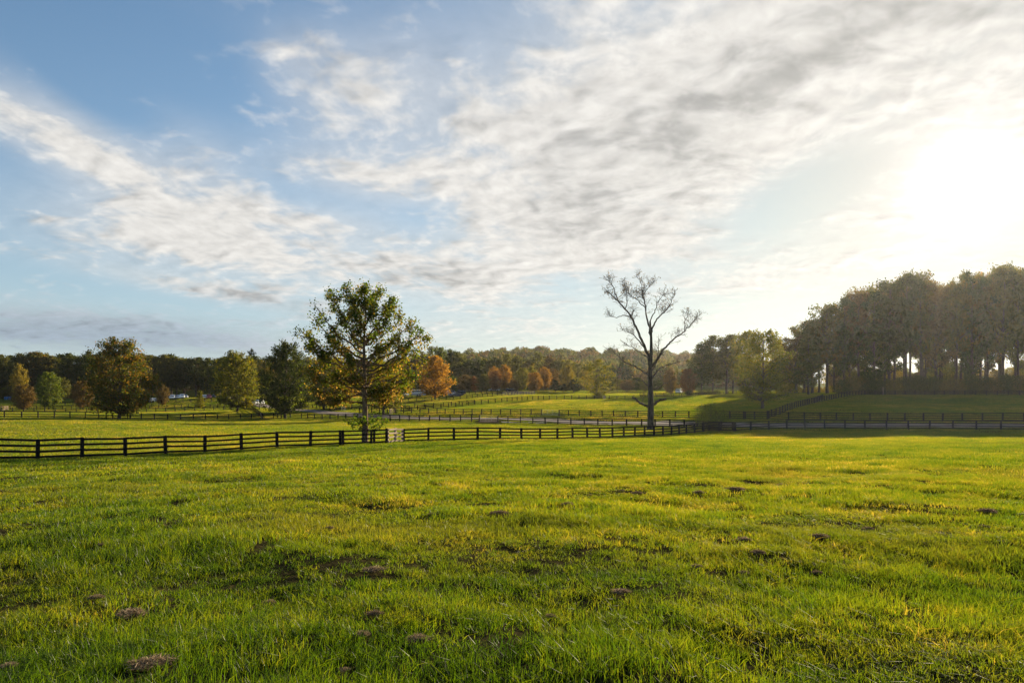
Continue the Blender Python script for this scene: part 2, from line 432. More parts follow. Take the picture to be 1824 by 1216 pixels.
DG = [(0.0, (0.018, 0.032, 0.005)), (0.5, (0.036, 0.052, 0.008)), (1.0, (0.085, 0.085, 0.012))]
PAL = {
    'dark': leaf_mat('dark_green_leaves', DG, 0.42),
    'stand': leaf_mat('stand_leaves', [(0.0, (0.030, 0.042, 0.008)), (0.5, (0.064, 0.070, 0.012)), (0.85, (0.12, 0.090, 0.016)), (1.0, (0.17, 0.09, 0.016))], 0.6),
    'mixed': leaf_mat('green_and_rust_leaves', [(0.0, (0.035, 0.060, 0.010)), (0.35, (0.075, 0.090, 0.014)), (0.62, (0.165, 0.105, 0.018)), (1.0, (0.27, 0.115, 0.022))], 0.5, (1.7, 1.45, 0.7)),
    'lime': leaf_mat('yellow_green_leaves', [(0.0, (0.050, 0.075, 0.010)), (0.5, (0.105, 0.115, 0.014)), (1.0, (0.20, 0.155, 0.018))], 0.5),
    'green': leaf_mat('fresh_green_leaves', [(0.0, (0.035, 0.062, 0.012)), (0.6, (0.080, 0.115, 0.018)), (1.0, (0.13, 0.14, 0.022))], 0.5),
    'olive': leaf_mat('olive_leaves', [(0.0, (0.036, 0.048, 0.012)), (0.5, (0.076, 0.082, 0.018)), (1.0, (0.135, 0.115, 0.024))], 0.5),
    'orange': leaf_mat('orange_leaves', [(0.0, (0.11, 0.070, 0.012)), (0.5, (0.24, 0.135, 0.018)), (1.0, (0.36, 0.215, 0.026))], 0.5, (1.7, 1.4, 0.7)),
    'red': leaf_mat('red_brown_leaves', [(0.0, (0.075, 0.040, 0.016)), (0.5, (0.135, 0.065, 0.022)), (1.0, (0.19, 0.10, 0.028))], 0.45, (1.7, 1.4, 0.7)),
    'brown': leaf_mat('brown_leaves', [(0.0, (0.055, 0.044, 0.018)), (0.5, (0.10, 0.074, 0.026)), (1.0, (0.16, 0.105, 0.032))], 0.45, (1.7, 1.4, 0.7)),
    'yellow': leaf_mat('yellow_leaves', [(0.0, (0.085, 0.080, 0.014)), (0.5, (0.17, 0.138, 0.018)), (1.0, (0.28, 0.20, 0.024))], 0.5),
    'hero': leaf_mat('autumn_plane_leaves', [(0.0, (0.034, 0.066, 0.008)), (0.35, (0.075, 0.095, 0.010)), (0.60, (0.125, 0.110, 0.014)), (0.82, (0.155, 0.098, 0.020)), (1.0, (0.24, 0.140, 0.055))], 0.55, (2.0, 1.9, 0.7)),
    'cedar': leaf_mat('cedar_needles', [(0.0, (0.012, 0.022, 0.012)), (1.0, (0.028, 0.042, 0.018))], 0.25),
}

def build_ground_material():
    m, nt, out = new_mat('meadow_soil_and_turf')
    P = geo_pos(nt)
    a = noise(nt, P, 0.05, 6.0, 0.6)
    b = noise(nt, P, 0.6, 6.0, 0.6)
    c = noise(nt, P, 9.0, 6.0, 0.65)
    col = mixc(nt, a.smooth(0.35, 0.65), (0.060, 0.085, 0.010), (0.105, 0.110, 0.016))
    col = mixc(nt, b.smooth(0.45, 0.75) * 0.6, col, (0.085, 0.075, 0.022))
    col = mixc(nt, c.smooth(0.4, 0.75) * 0.5, col, (0.035, 0.045, 0.010))
    sepp = nt.nodes.new('ShaderNodeSeparateXYZ'); nt.links.new(P, sepp.inputs[0])
    shaded_thatch = mixc(nt, c.smooth(0.35, 0.7), (0.016, 0.016, 0.006), (0.060, 0.048, 0.022))
    field = E(nt, sepp.outputs[1]).smooth(30.0, 75.0)      # foreground shade painted in: near soil darkened to thatch
    col = mixc(nt, field, shaded_thatch, col)
    d = nt.nodes.new('ShaderNodeBsdfDiffuse'); nt.links.new(col, d.inputs[0])
    bp = nt.nodes.new('ShaderNodeBump'); bp.inputs['Strength'].default_value = 1.0; bp.inputs['Distance'].default_value = 0.12
    nt.links.new((c * 0.6 + noise(nt, P, 2.0, 4.0)).s, bp.inputs['Height']); nt.links.new(bp.outputs[0], d.inputs['Normal'])
    nt.links.new(d.outputs[0], out.inputs[0])
    return m
M['ground'] = build_ground_material()

def build_grass_material():
    m, nt, out = new_mat('grass_blades')
    P = geo_pos(nt)
    at_ = nt.nodes.new('ShaderNodeAttribute'); at_.attribute_name = 'tint'
    sep = nt.nodes.new('ShaderNodeSeparateXYZ'); nt.links.new(at_.outputs['Vector'], sep.inputs[0])
    r, h = E(nt, sep.outputs[0]), E(nt, sep.outputs[1])
    a = noise(nt, P, 0.045, 5.0, 0.6)
    b = noise(nt, P, 0.55, 5.0, 0.6)
    oi = nt.nodes.new('ShaderNodeObjectInfo'); rnd = E(nt, oi.outputs['Random'])
    k = (a - 0.5) * 1.3 + (b - 0.5) * 1.1 + r * 0.50 + (rnd - 0.5) * 0.35 + 0.25
    w_ = noise(nt, P, 0.16, 4.0, 0.6)
    fine = noise(nt, P, 2.3, 3.0, 0.6)
    k = k + (fine - 0.5) * 0.55
    c = ramp(nt, k.clamp(), [(0.0, (0.014, 0.034, 0.003)), (0.30, (0.040, 0.076, 0.005)), (0.62, (0.092, 0.116, 0.008)), (0.88, (0.150, 0.138, 0.018)), (1.0, (0.27, 0.20, 0.065))])
    c = mixc(nt, w_.smooth(0.52, 0.72) * 0.6, c, mixc(nt, rnd, (0.060, 0.060, 0.014), (0.095, 0.098, 0.018)))
    d = nt.nodes.new('ShaderNodeBsdfDiffuse'); nt.links.new(c, d.inputs[0])
    t = nt.nodes.new('ShaderNodeBsdfTranslucent'); nt.links.new(mixc(nt, 1.0, c, (2.75, 2.5, 0.62), 'MULTIPLY'), t.inputs[0])
    mx = nt.nodes.new('ShaderNodeMixShader'); mx.inputs[0].default_value = 0.55
    nt.links.new(d.outputs[0], mx.inputs[1]); nt.links.new(t.outputs[0], mx.inputs[2])
    gl = nt.nodes.new('ShaderNodeBsdfGlossy'); gl.inputs['Roughness'].default_value = 0.42
    m2 = nt.nodes.new('ShaderNodeMixShader'); m2.inputs[0].default_value = 0.02
    nt.links.new(mx.outputs[0], m2.inputs[1]); nt.links.new(gl.outputs[0], m2.inputs[2])
    nt.links.new(m2.outputs[0], out.inputs[0])
    return m
M['grass'] = build_grass_material()

def build_lane_material():
    m, nt, out = new_mat('gravel_lane')
    P = geo_pos(nt)
    a = noise(nt, P, 0.35, 6.0, 0.65); b = noise(nt, P, 14.0, 4.0, 0.7)
    col = mixc(nt, a.smooth(0.35, 0.7), (0.21, 0.155, 0.12), (0.29, 0.225, 0.18))
    col = mixc(nt, b.smooth(0.35, 0.75) * 0.6, col, (0.16, 0.13, 0.11))
    principled(nt, out, col, 0.9, 0.2, 0.0, (b, 0.6, 0.03))
    return m
M['lane'] = build_lane_material()
M['track'] = simple('brown_track', (0.07, 0.055, 0.03), (0.14, 0.105, 0.07), 1.2, 1.0, 0.0, bump=0.0)
M['grey_gravel'] = simple('grey_gravel', (0.16, 0.17, 0.185), (0.27, 0.275, 0.28), 3.0, 0.9, 0.2, bump=0.6)
def build_straw_material():
    m, nt, out = new_mat('dry_straw')
    at_ = nt.nodes.new('ShaderNodeAttribute'); at_.attribute_name = 'tint'
    sep = nt.nodes.new('ShaderNodeSeparateXYZ'); nt.links.new(at_.outputs['Vector'], sep.inputs[0])
    c = ramp(nt, E(nt, sep.outputs[0]), [(0.0, (0.09, 0.062, 0.036)), (0.5, (0.32, 0.23, 0.14)), (1.0, (0.55, 0.42, 0.28))])
    d = nt.nodes.new('ShaderNodeBsdfDiffuse'); nt.links.new(c, d.inputs[0])
    t = nt.nodes.new('ShaderNodeBsdfTranslucent'); nt.links.new(c, t.inputs[0])
    mx = nt.nodes.new('ShaderNodeMixShader'); mx.inputs[0].default_value = 0.45
    nt.links.new(d.outputs[0], mx.inputs[1]); nt.links.new(t.outputs[0], mx.inputs[2])
    nt.links.new(mx.outputs[0], out.inputs[0])
    return m
M['straw'] = build_straw_material()

# ------------------------------------------------------------------ lane geometry (needed to keep grass off it)
def catmull(pts, n=8):
    P = np.asarray(pts, float); out = []
    Q = np.vstack([2 * P[0] - P[1], P, 2 * P[-1] - P[-2]])
    for i in range(1, len(Q) - 2):
        p0, p1, p2, p3 = Q[i - 1], Q[i], Q[i + 1], Q[i + 2]
        for k in range(n):
            t = k / n
            out.append(0.5 * (2 * p1 + (p2 - p0) * t + (2 * p0 - 5 * p1 + 4 * p2 - p3) * t * t + (3 * p1 - p0 - 3 * p2 + p3) * t ** 3))
    out.append(Q[-2]); return np.array(out)
def ud(lst): return [((u - UC) / F * d, d) for u, d in lst]
LANE = catmull(ud([(2250, 88), (1824, 92.8), (1600, 96), (1400, 97.5), (1307, 100.5), (1219, 106.5), (1142, 115), (1065, 122), (993, 128.5), (930, 132.5), (870, 134), (800, 137), (715, 144), (645, 160), (570, 178), (505, 197), (462, 222), (435, 250), (415, 280)]))
LANE_W = 4.6
SPUR = catmull(ud([(871, 133.5), (870.5, 129), (870, 125.5), (870, 123.5)]))
SPUR2 = catmull(ud([(985, 129.5), (981, 134), (980, 138.0), (979, 141)]))
def seg_dist(x, y, line):
    p = np.c_[x, y]; best = np.full(len(p), 1e9)
    for a, b in zip(line[:-1], line[1:]):
        ab = b - a; t = np.clip(((p - a) @ ab) / (ab @ ab + 1e-9), 0, 1)
        best = np.minimum(best, np.linalg.norm(p - (a + t[:, None] * ab), axis=1))
    return best
def strip(name, line, w, mat, lift, jitter=0.25):
    t = np.gradient(line, axis=0); t /= np.linalg.norm(t, axis=1)[:, None]
    nrm = np.c_[-t[:, 1], t[:, 0]]
    rows = []
    offs = np.linspace(-0.5, 0.5, 7)
    for k, o in enumerate(offs):
        j = RNG.normal(0, jitter, len(line)) if k in (0, len(offs) - 1) else 0
        p = line + nrm * (o * w + j)[:, None] if not np.isscalar(j) else line + nrm * (o * w)
        rows.append(np.c_[p, ground(p[:, 0], p[:, 1]) + lift])
    V = np.stack(rows, 1); n = len(line); mN = len(offs)
    i, j = np.meshgrid(np.arange(n - 1), np.arange(mN - 1), indexing='ij')
    Q = np.stack([i * mN + j, (i + 1) * mN + j, (i + 1) * mN + j + 1, i * mN + j + 1], -1).reshape(-1, 4)
    o = link(name, mesh_np(name, V.reshape(-1, 3), Q, None, mat, True))
    return tag(o, kind='structure')

# ------------------------------------------------------------------ ground sheet
def build_ground():
    tx = np.linspace(-1, 1, 361); b = math.asinh(3000 / 6.0)
    xs = 6.0 * np.sinh(b * tx)
    y1 = math.asinh((3200 - 4) / 7.0)
    ty = np.linspace(-math.asinh(60 / 7.0), y1, 400)
    ys = 4 + 7.0 * np.sinh(ty)
    X, Y = np.meshgrid(xs, ys)
    Z = ground(X.ravel(), Y.ravel())
    # the lane is cut a little into the ground
    near = (np.abs(Y.ravel() - 150) < 160) & (np.abs(X.ravel()) < 260)
    n, m = len(xs), len(ys)
    i, j = np.meshgrid(np.arange(m - 1), np.arange(n - 1), indexing='ij')
    Q = np.stack([i * n + j, i * n + j + 1, (i + 1) * n + j + 1, (i + 1) * n + j], -1).reshape(-1, 4)
    o = link('ground', mesh_np('ground', np.c_[X.ravel(), Y.ravel(), Z], Q, None, M['ground'], True))
    tag(o, kind='structure')
build_ground()
strip('lane', LANE, LANE_W, M['lane'], 0.05)
strip('path', SPUR, 3.6, M['track'], 0.07)
# grey gravel shoulder beside the near gate
strip('gravel_verge', catmull(ud([(893, 126.5), (925, 126.5), (950, 126.0), (972, 125.2)])), 2.0, M['grey_gravel'], 0.06)

# ------------------------------------------------------------------ hills far behind
def ridge_h(x, y):
    u = UC + x / np.maximum(y, 1) * F
    prof = np.interp(u, [-400, 300, 640, 760, 830, 900, 960, 1020, 1100, 1180, 1250, 1330, 1450, 1700, 2300], [8, 9, 11, 22, 31, 33, 35, 33, 31, 30, 29, 22, 8, 3, 2])
    k = np.clip((y - 430) / 430, 0, 1); k = k * k * (3 - 2 * k)
    k2 = np.clip((1500 - y) / 500, 0, 1)
    return prof * k * k2
def build_hills():
    xs = np.linspace(-1300, 1300, 130); ys = np.linspace(430, 1500, 60)
    X, Y = np.meshgrid(xs, ys)
    Z = ground(X.ravel(), Y.ravel()) - 0.4 + ridge_h(X.ravel(), Y.ravel())
    n, m = len(xs), len(ys)
    i, j = np.meshgrid(np.arange(m - 1), np.arange(n - 1), indexing='ij')
    Q = np.stack([i * n + j, i * n + j + 1, (i + 1) * n + j + 1, (i + 1) * n + j], -1).reshape(-1, 4)
    tag(link('hills', mesh_np('hills', np.c_[X.ravel(), Y.ravel(), Z], Q, None, M['ground'], True)), kind='structure')
build_hills()
# ------------------------------------------------------------------ tree builder
def env_of(shape, t):
    t = np.clip(t, 0, 1)
    if shape == 'round': return np.where(t < 0.33, 0.74 + 0.26 * np.sin(PI / 2 * t / 0.33), np.sqrt(np.clip(1 - ((t - 0.33) / 0.69) ** 2, 0.02, 1)))
    if shape == 'oval': return np.where(t < 0.38, 0.55 + 0.45 * np.sin(PI / 2 * t / 0.38), np.sqrt(np.clip(1 - ((t - 0.38) / 0.64) ** 2, 0.02, 1)))
    if shape == 'cone': return np.clip(1.0 - 0.92 * t, 0.06, 1) ** 0.85 * np.where(t < 0.1, 0.75 + t * 2.5, 1)
    if shape == 'vase': return np.clip(0.45 + 0.75 * t - 0.95 * np.clip(t - 0.62, 0, 1) ** 1.3 * 1.6, 0.2, 1)
    if shape == 'tall': return np.where(t < 0.5, 0.62 + 0.38 * np.sin(PI / 2 * t / 0.5), np.sqrt(np.clip(1 - ((t - 0.5) / 0.53) ** 2, 0.02, 1)))
    return np.ones_like(t)

def bez(p0, p1, p2, n):
    t = np.linspace(0, 1, n)[:, None]
    return (1 - t) ** 2 * p0 + 2 * t * (1 - t) * p1 + t * t * p2

def leaf_arrays(C, size, rng, aspect=0.62, flat=0.0):
    n = len(C)
    a = rng.normal(size=(n, 3)); a /= np.linalg.norm(a, axis=1)[:, None]
    b = rng.normal(size=(n, 3)); b -= (a * b).sum(1)[:, None] * a
    b /= np.linalg.norm(b, axis=1)[:, None]
    s = (size * rng.uniform(0.6, 1.35, n))[:, None]
    k = rng.uniform(-0.18, 0.18, n)[:, None] * s
    c = np.cross(a, b)
    V = np.stack([C - a * s * 0.5, C + b * s * aspect * 0.5 + c * k, C + a * s * 0.5, C - b * s * aspect * 0.5 + c * k], 1).reshape(-1, 3)
    return V, np.arange(n * 4).reshape(-1, 4)

def build_tree(name, seed, H, Wd, cb, shape, n1=26, n2=6, leaves=7000, leaf=0.34, r0=None, rise=0.45, sigma=0.42,
               twig=True, wob=0.02, tint=None, fill=0.35, sides=6, trunk_top=0.94, mat_wood='bark', inner=0.3, uneven=0.22, nclump=None, shell=0, shell_in=0.5):
    rng = np.random.default_rng(seed)
    r0 = r0 or H * 0.018
    wood = MB()
    # trunk
    n = 12
    tz = np.linspace(-0.03, trunk_top, n)
    wobx = np.cumsum(rng.normal(0, wob, n)) * H * 0.25; woby = np.cumsum(rng.normal(0, wob, n)) * H * 0.25
    wobx -= wobx[0]; woby -= woby[0]
    TP = np.c_[wobx, woby, tz * H]
    TR = r0 * (np.clip(1 - np.clip(tz, 0, 1), 0, 1) ** 0.85 * 0.95 + 0.05); TR[0] *= 1.55; TR[1] *= 1.05
    wood.tube(TP, TR, 9)
    def trunk_at(z): return np.array([np.interp(z, TP[:, 2], TP[:, 0]), np.interp(z, TP[:, 2], TP[:, 1]), z])
    anchors = []; outs = []
    lob = rng.uniform(0, 2 * PI, 3)
    for i in range(n1):
        t = np.clip((i + rng.uniform(0.1, 0.9)) / n1, 0, 0.93 if shape == 'tall' else 0.985)
        az = i * 2.39996 + rng.normal(0, 0.35)
        un = 1 + uneven * (math.sin(2 * az + lob[0] + 5 * t) * 0.5 + math.sin(3 * az + lob[1] - 7 * t) * 0.5)
        Rr = float(env_of(shape, np.array([t]))[0]) * Wd / 2 * un * rng.uniform(0.80, 1.06)
        ze = H * (cb + (1 - cb) * t * 0.97)
        z0 = np.clip(ze - rise * Rr * rng.uniform(0.8, 1.3), cb * 0.72 * H, 0.92 * H)
        p0 = trunk_at(z0)
        o = np.array([math.cos(az), math.sin(az), 0])
        p2 = trunk_at(min(ze, trunk_top * H)) * [1, 1, 0] + o * Rr + [0, 0, ze]
        p1 = p0 + o * Rr * 0.5 + np.array([0, 0, (ze - z0) * rng.uniform(0.25, 0.75)])
        B = bez(p0, p1, p2, 8)
        B[1:-1] += rng.normal(0, 0.02 * Rr, (6, 3))
        rb = max(0.25 * r0, min(0.5 * r0, 0.035 * Rr + 0.02)) * (1.1 - 0.5 * t)
        wood.tube(B, rb * np.linspace(1, 0.18, 8), 5)
        for s in np.linspace(0.38, 1.0, 6):
            anchors.append(B[min(7, int(s * 7))]); outs.append(s)
        for k in range(n2):
            s = rng.uniform(0.22, 0.97)
            q0 = B[int(s * 7)]
            d = (B[min(7, int(s * 7) + 1)] - B[max(0, int(s * 7) - 1)]); d /= np.linalg.norm(d) + 1e-9
            v = rng.normal(size=3); v[2] = v[2] * 0.6 + 0.35
            v = v / np.linalg.norm(v); v = v * 0.85 + d * 0.65; v /= np.linalg.norm(v)
            L = Rr * rng.uniform(0.22, 0.48) * (1.15 - 0.6 * s) + 0.25
            q2 = q0 + v * L + np.array([0, 0, 0.1 * L])
            rr = math.hypot(q2[0], q2[1]); lim = float(env_of(shape, np.array([(q2[2] / H - cb) / (1 - cb)]))[0]) * Wd / 2 * un * 1.1 + 0.3
            if rr > lim: q2[:2] *= lim / rr
            S = bez(q0, (q0 + q2) / 2 + rng.normal(0, 0.06 * L, 3), q2, 4)
            if twig: wood.tube(S, rb * 0.32 * np.linspace(1, 0.3, 4), 3)
            for w_ in (0.45, 0.75, 1.0):
                anchors.append(S[min(3, int(w_ * 3))]); outs.append(0.5 + 0.5 * w_)
    A = np.array(anchors); O = np.array(outs)
    keep = rng.random(len(A)) < np.clip(O + inner, 0, 1)
    A = A[keep]
    A = A[A[:, 2] > cb * H * 0.72]
    if nclump and nclump < len(A): A = A[rng.choice(len(A), nclump, replace=False)]
    if shell:                                   # leaf clumps through the outer crown
        tt = rng.random(shell * 3); rr_ = env_of(shape, tt); kp = rng.random(len(tt)) < rr_ / rr_.max(); tt = tt[kp][:shell]
        aa = rng.uniform(0, 2 * PI, len(tt)); q = rng.uniform(shell_in, 1.0, len(tt)) ** 0.7
        lump = 1 + uneven * 0.6 * (np.sin(3 * aa + lob[0] + 6 * tt) * .5 + np.sin(5 * aa + lob[1] - 9 * tt) * .35 + np.sin(2 * aa + lob[2] + 13 * tt) * .35)
        Rr = env_of(shape, tt) * Wd / 2 * q * lump
        SH = np.c_[Rr * np.cos(aa), Rr * np.sin(aa), H * (cb + (1 - cb) * (tt * 0.5 * (1 + q) + 0.15 * (1 - q)))]
        A = np.r_[A, SH]
    wgt = rng.gamma(2.0, 1.0, len(A)); wgt /= wgt.sum()
    idx = rng.choice(len(A), leaves, p=wgt)
    C = A[idx] + rng.normal(0, 1, (leaves, 3)) * sigma * np.array([1, 1, 0.75])
    C = C[C[:, 2] < H * 1.01]; idx = idx[:len(C)]
    V, Q = leaf_arrays(C, leaf, rng)
    ar = rng.uniform(0, 1, len(A))[idx[:len(C)]]
    h = np.clip(C[:, 2] / H, 0, 1)
    r = 0.5 + (ar - 0.5) * 0.6 + rng.normal(0, 0.13, len(C))
    if tint is not None: r = tint(C, h, r, rng)
    g = np.clip(rng.normal(1.0, 0.16, len(C)), 0.55, 1.5)
    T = np.repeat(np.c_[np.clip(r, 0, 1), g, h, np.ones(len(C))], 4, axis=0)
    return wood.mesh(name + '_trunk', M[mat_wood], True), mesh_np(name + '_crown', V, Q, None, None, False, {'tint': T}), (H, Wd)

PROTO = {}
def P_(key, *a, **k): PROTO[key] = build_tree(*a, **k)
for i in range(3):
    P_(f'round{i}', 'round_tree', 20 + i, 15.0, 12.6, 0.10, 'round', 36, 5, leaves=17000, leaf=0.37, r0=0.30, rise=0.5, sigma=0.36, shell=420, shell_in=0.45, uneven=0.26)
for i in range(4):
    P_(f'oval{i}', 'oval_tree', 30 + i, 11.0, 7.4, 0.12, 'oval', 26, 4, leaves=6200, leaf=0.42, r0=0.17, rise=0.6, sigma=0.40, twig=False, shell=200, uneven=0.3)
for i, cb in enumerate((0.22, 0.34, 0.40, 0.28, 0.44, 0.18)):
    P_(f'tall{i}', 'tall_tree', 40 + i, 28.0, 12.5, cb, 'tall', 24, 5, leaves=6400, leaf=0.60, r0=0.46, rise=0.6, sigma=0.66, wob=0.014, uneven=0.45, twig=True, nclump=190, trunk_top=0.88)
for i in range(4):
    P_(f'wood{i}', 'woodland_tree', 50 + i, 22.0, 11.0, 0.20 + 0.04 * i, 'oval', 20, 4, leaves=5200, leaf=0.66, r0=0.30, rise=0.55, sigma=0.66, twig=False, uneven=0.4, shell=120)
P_('cone0', 'cone_tree', 60, 17.0, 8.2, 0.14, 'cone', 40, 4, leaves=9000, leaf=0.36, r0=0.24, rise=0.25, sigma=0.36, twig=False, inner=0.15, shell=260)
P_('cone1', 'cone_tree', 61, 6.0, 3.4, 0.06, 'cone', 28, 4, leaves=2600, leaf=0.26, r0=0.09, rise=0.2, sigma=0.22, twig=False, shell=100)
P_('wide0', 'wide_tree', 65, 14.6, 10.2, 0.13, 'oval', 34, 5, leaves=11000, leaf=0.33, r0=0.26, rise=0.5, sigma=0.40, uneven=0.4, shell=220)
P_('loose0', 'loose_tree', 66, 12.0, 7.8, 0.10, 'oval', 24, 5, leaves=3800, leaf=0.36, r0=0.20, rise=0.5, sigma=0.42, uneven=0.5, shell=70)
P_('loose1', 'loose_tree', 67, 20.0, 11.0, 0.20, 'oval', 24, 6, leaves=5600, leaf=0.50, r0=0.34, rise=0.5, sigma=0.62, uneven=0.5, shell=60)
P_('bush0', 'bush', 70, 3.0, 3.8, 0.02, 'round', 30, 5, leaves=3000, leaf=0.17, r0=0.05, rise=0.6, sigma=0.20, shell=80)
P_('pine0', 'pine', 72, 24.0, 7.0, 0.62, 'round', 14, 4, leaves=2400, leaf=0.5, r0=0.26, rise=0.2, sigma=0.45, twig=False)

def tree(name, label, key, u, d, vtop=None, wpx=None, pal='olive', group=None, H=None, Wm=None, rot=None, cat='tree', crown='crown', sink=0.0):
    tm, cm, (h0, w0) = PROTO[key]
    b = at(u, d)
    if H is None: H = (CZ - (vtop - VH) / F * d) - b.z
    Wm = wpx / F * d if Wm is None else Wm
    e = empty(name, b - Vector((0, 0, sink)), label, cat, group)
    e.rotation_euler = (0, 0, random.uniform(0, 6.28) if rot is None else rot)
    e.scale = (Wm / w0, Wm / w0, H / h0)
    t = link('trunk' if cat != 'bush' else 'stem', tm, e)
    c = link(crown, cm, e)
    if not cm.materials: cm.materials.append(PAL[pal])
    c.material_slots[0].link = 'OBJECT'; c.material_slots[0].material = PAL[pal]
    return e

# ------------------------------------------------------------------ the plane tree by the fence
def hero_tint(C, h, r, rng):
    rad = np.hypot(C[:, 0], C[:, 1]) / 5.5
    return 0.40 + (r - 0.5) * 1.25 - (h - 0.55) * 0.85 - (rad - 0.5) * 0.25
def build_hero():
    d = 58.6; b = at(650, d); k = d / F
    rng = np.random.default_rng(77)
    wood = MB(); sprig = MB()
    def X(u): return (u - 650) * k
    def Z(v): return (VH - v) * k + CZ - b.z
    H = Z(505)
    tp = np.array([(0, 0, -0.3), (0.0, 0, 0.1), (0.02, 0, 1.5), (0.0, 0.03, 3.0), (-0.05, 0.02, 4.6), (-0.02, 0, 6.3), (-0.1, 0.05, 8.2), (0.0, 0.0, 10.2), (0.12, 0, 12.0), (0.1, 0, H * 0.97)])
    tr = np.array([0.36, 0.29, 0.25, 0.225, 0.18, 0.145, 0.11, 0.07, 0.04, 0.015])
    wood.tube(tp, tr, 10)
    def tat(z): return np.array([np.interp(z, tp[:, 2], tp[:, 0]), np.interp(z, tp[:, 2], tp[:, 1]), z])
    A = []; Wt = []
    # end points of the main limbs read off the outline: (column, row, depth offset, attach row, weight)
    ends = [(537, 600, .5, 655, 1.0), (545, 590, -1.6, 650, 1.1), (552, 560, .8, 640, .8), (566, 545, -1, 630, 1.0), (580, 520, 0.6, 612, 1.1), (592, 518, -1.4, 605, 1.0),
            (612, 512, 1.2, 590, 1.1), (622, 508, -1.0, 585, 1.1), (636, 509, 0.3, 570, 1.0), (655, 508, -.6, 565, 1.1), (668, 510, 1.2, 565, 1.0), (683, 517, -1.2, 580, 1.1),
            (700, 524, .6, 600, 1.1), (712, 540, -1.3, 610, .9), (716, 556, 1.0, 615, .7), (738, 575, -.8, 640, 1.1), (748, 590, 1.0, 650, 1.1), (760, 604, 0.1, 655, 1.0), (755, 618, -1.6, 660, .7),
            (735, 625, 1.6, 668, .8), (757, 640, 0.5, 690, .55), (748, 660, -1.5, 700, .55), (725, 668, 2.4, 690, .8), (715, 690, -2.2, 708, .8), (700, 705, 1.5, 716, .7), (690, 690, -3.0, 705, .9), (735, 690, .6, 712, .7),
            (560, 625, -1.0, 670, .9), (548, 640, 1.4, 680, .9), (552, 662, -1.2, 695, .8), (570, 680, 1.8, 702, .9), (560, 700, -0.4, 720, .6), (585, 705, -2.2, 716, .7), (600, 690, 3.0, 705, .8), (612, 660, -3.4, 690, .9),
            (640, 640, -4.2, 690, 1.0), (660, 640, 4.2, 690, 1.0), (620, 600, 3.2, 650, .9), (690, 600, 3.2, 650, .9), (600, 600, -3.0, 655, .9), (690, 610, -3.2, 655, .9), (640, 560, -2.6, 610, .9), (660, 570, 2.6, 615, .9),
            (590, 640, 2.6, 680, .8), (705, 640, 2.6, 685, .8), (580, 600, 1.8, 645, .7), (715, 600, -1.6, 640, .7), (630, 540, 1.6, 590, .8), (672, 545, -1.8, 590, .8), (600, 560, 0.4, 620, .7), (690, 560, 0.2, 615, .7), (530, 690, .3, 705, .35)]
    for (u, v, dy, va, wt) in ends:
        p0 = tat(Z(va)); p2 = np.array([X(u), dy, Z(v)])
        h = p2 - p0
        p1 = p0 + np.array([h[0] * 0.55, h[1] * 0.55, h[2] * 0.28])
        B = bez(p0, p1, p2, 9); L = np.linalg.norm(h)
        B[1:-1] += rng.normal(0, 0.022 * L, (7, 3))
        rb = 0.026 + 0.014 * L
        wood.tube(B, rb * np.linspace(1, 0.15, 9), 6)
        wt *= 1.45 if v > 640 else 1.0
        for s in np.linspace(0.45, 1, 7): A.append(B[int(s * 8)]); Wt.append(wt * (0.25 + s))
        for kx in range(9):
            s = rng.uniform(0.3, 1.0); i = int(s * 8); q0 = B[i]
            dd = B[min(8, i + 1)] - B[max(0, i - 1)]; dd /= np.linalg.norm(dd)
            vv = rng.normal(size=3); vv[2] += 0.25; vv /= np.linalg.norm(vv); vv = vv * 0.8 + dd * 0.6
            q2 = q0 + vv * rng.uniform(0.35, 0.9) * (0.35 + 0.11 * L)
            S = bez(q0, (q0 + q2) / 2 + rng.normal(0, .06, 3), q2, 4)
            wood.tube(S, rb * 0.34 * np.linspace(1, 0.3, 4), 3)
            for w_ in (2, 3): A.append(S[w_]); Wt.append(wt * (0.4 + 0.6 * s))
    A = np.array(A); Wt = np.array(Wt) * rng.gamma(1.2, 1.0, len(A)); Wt /= Wt.sum()
    n = 28000
    idx = rng.choice(len(A), n, p=Wt)
    C = A[idx] + rng.normal(0, 0.23, (n, 3))
    V, Q = leaf_arrays(C, 0.175, rng, 0.8)
    ar = rng.uniform(0, 1, len(A))[idx]; h = np.clip(C[:, 2] / H, 0, 1)
    r = hero_tint(C, h, 0.5 + (ar - 0.5) * 0.7 + rng.normal(0, 0.14, n), rng)
    T = np.repeat(np.c_[np.clip(r, 0, 1), np.clip(rng.normal(1, .2, n), .5, 1.6), h, np.ones(n)], 4, axis=0)
    e = empty('plane_tree', b, 'tall autumn tree with sparse green and rust leaves, trunk against the nearest black fence', 'tree')
    link('trunk', wood.mesh('plane_tree_trunk', M['herobark'], True), e)
    link('crown', mesh_np('plane_tree_crown', V, Q, None, PAL['hero'], False, {'tint': T}), e)
    # green shoots low on the trunk
    SA = []
    for (u, v, dy) in [(616, 748, -.5), (620, 754, .6), (628, 742, .4), (632, 758, -.8), (640, 750, .9), (672, 745, .6), (680, 738, -.3), (686, 752, .5), (690, 748, -.6), (676, 757, -.9), (664, 750, 1.0), (638, 738, -.9), (668, 735, -.7), (684, 760, .2), (645, 745, -1.), (655, 742, -1.0)]:
        p0 = tat(rng.uniform(0.5, 1.6)); p2 = np.array([X(u), dy, Z(v)])
        B = bez(p0, p0 + (p2 - p0) * .5 + [0, 0, .15], p2, 6)
        sprig.tube(B, np.linspace(.018, .005, 6), 4); SA += list(B[2:])
    SA = np.array(SA)
    C = SA[rng.choice(len(SA), 520)] + rng.normal(0, .11, (520, 3))
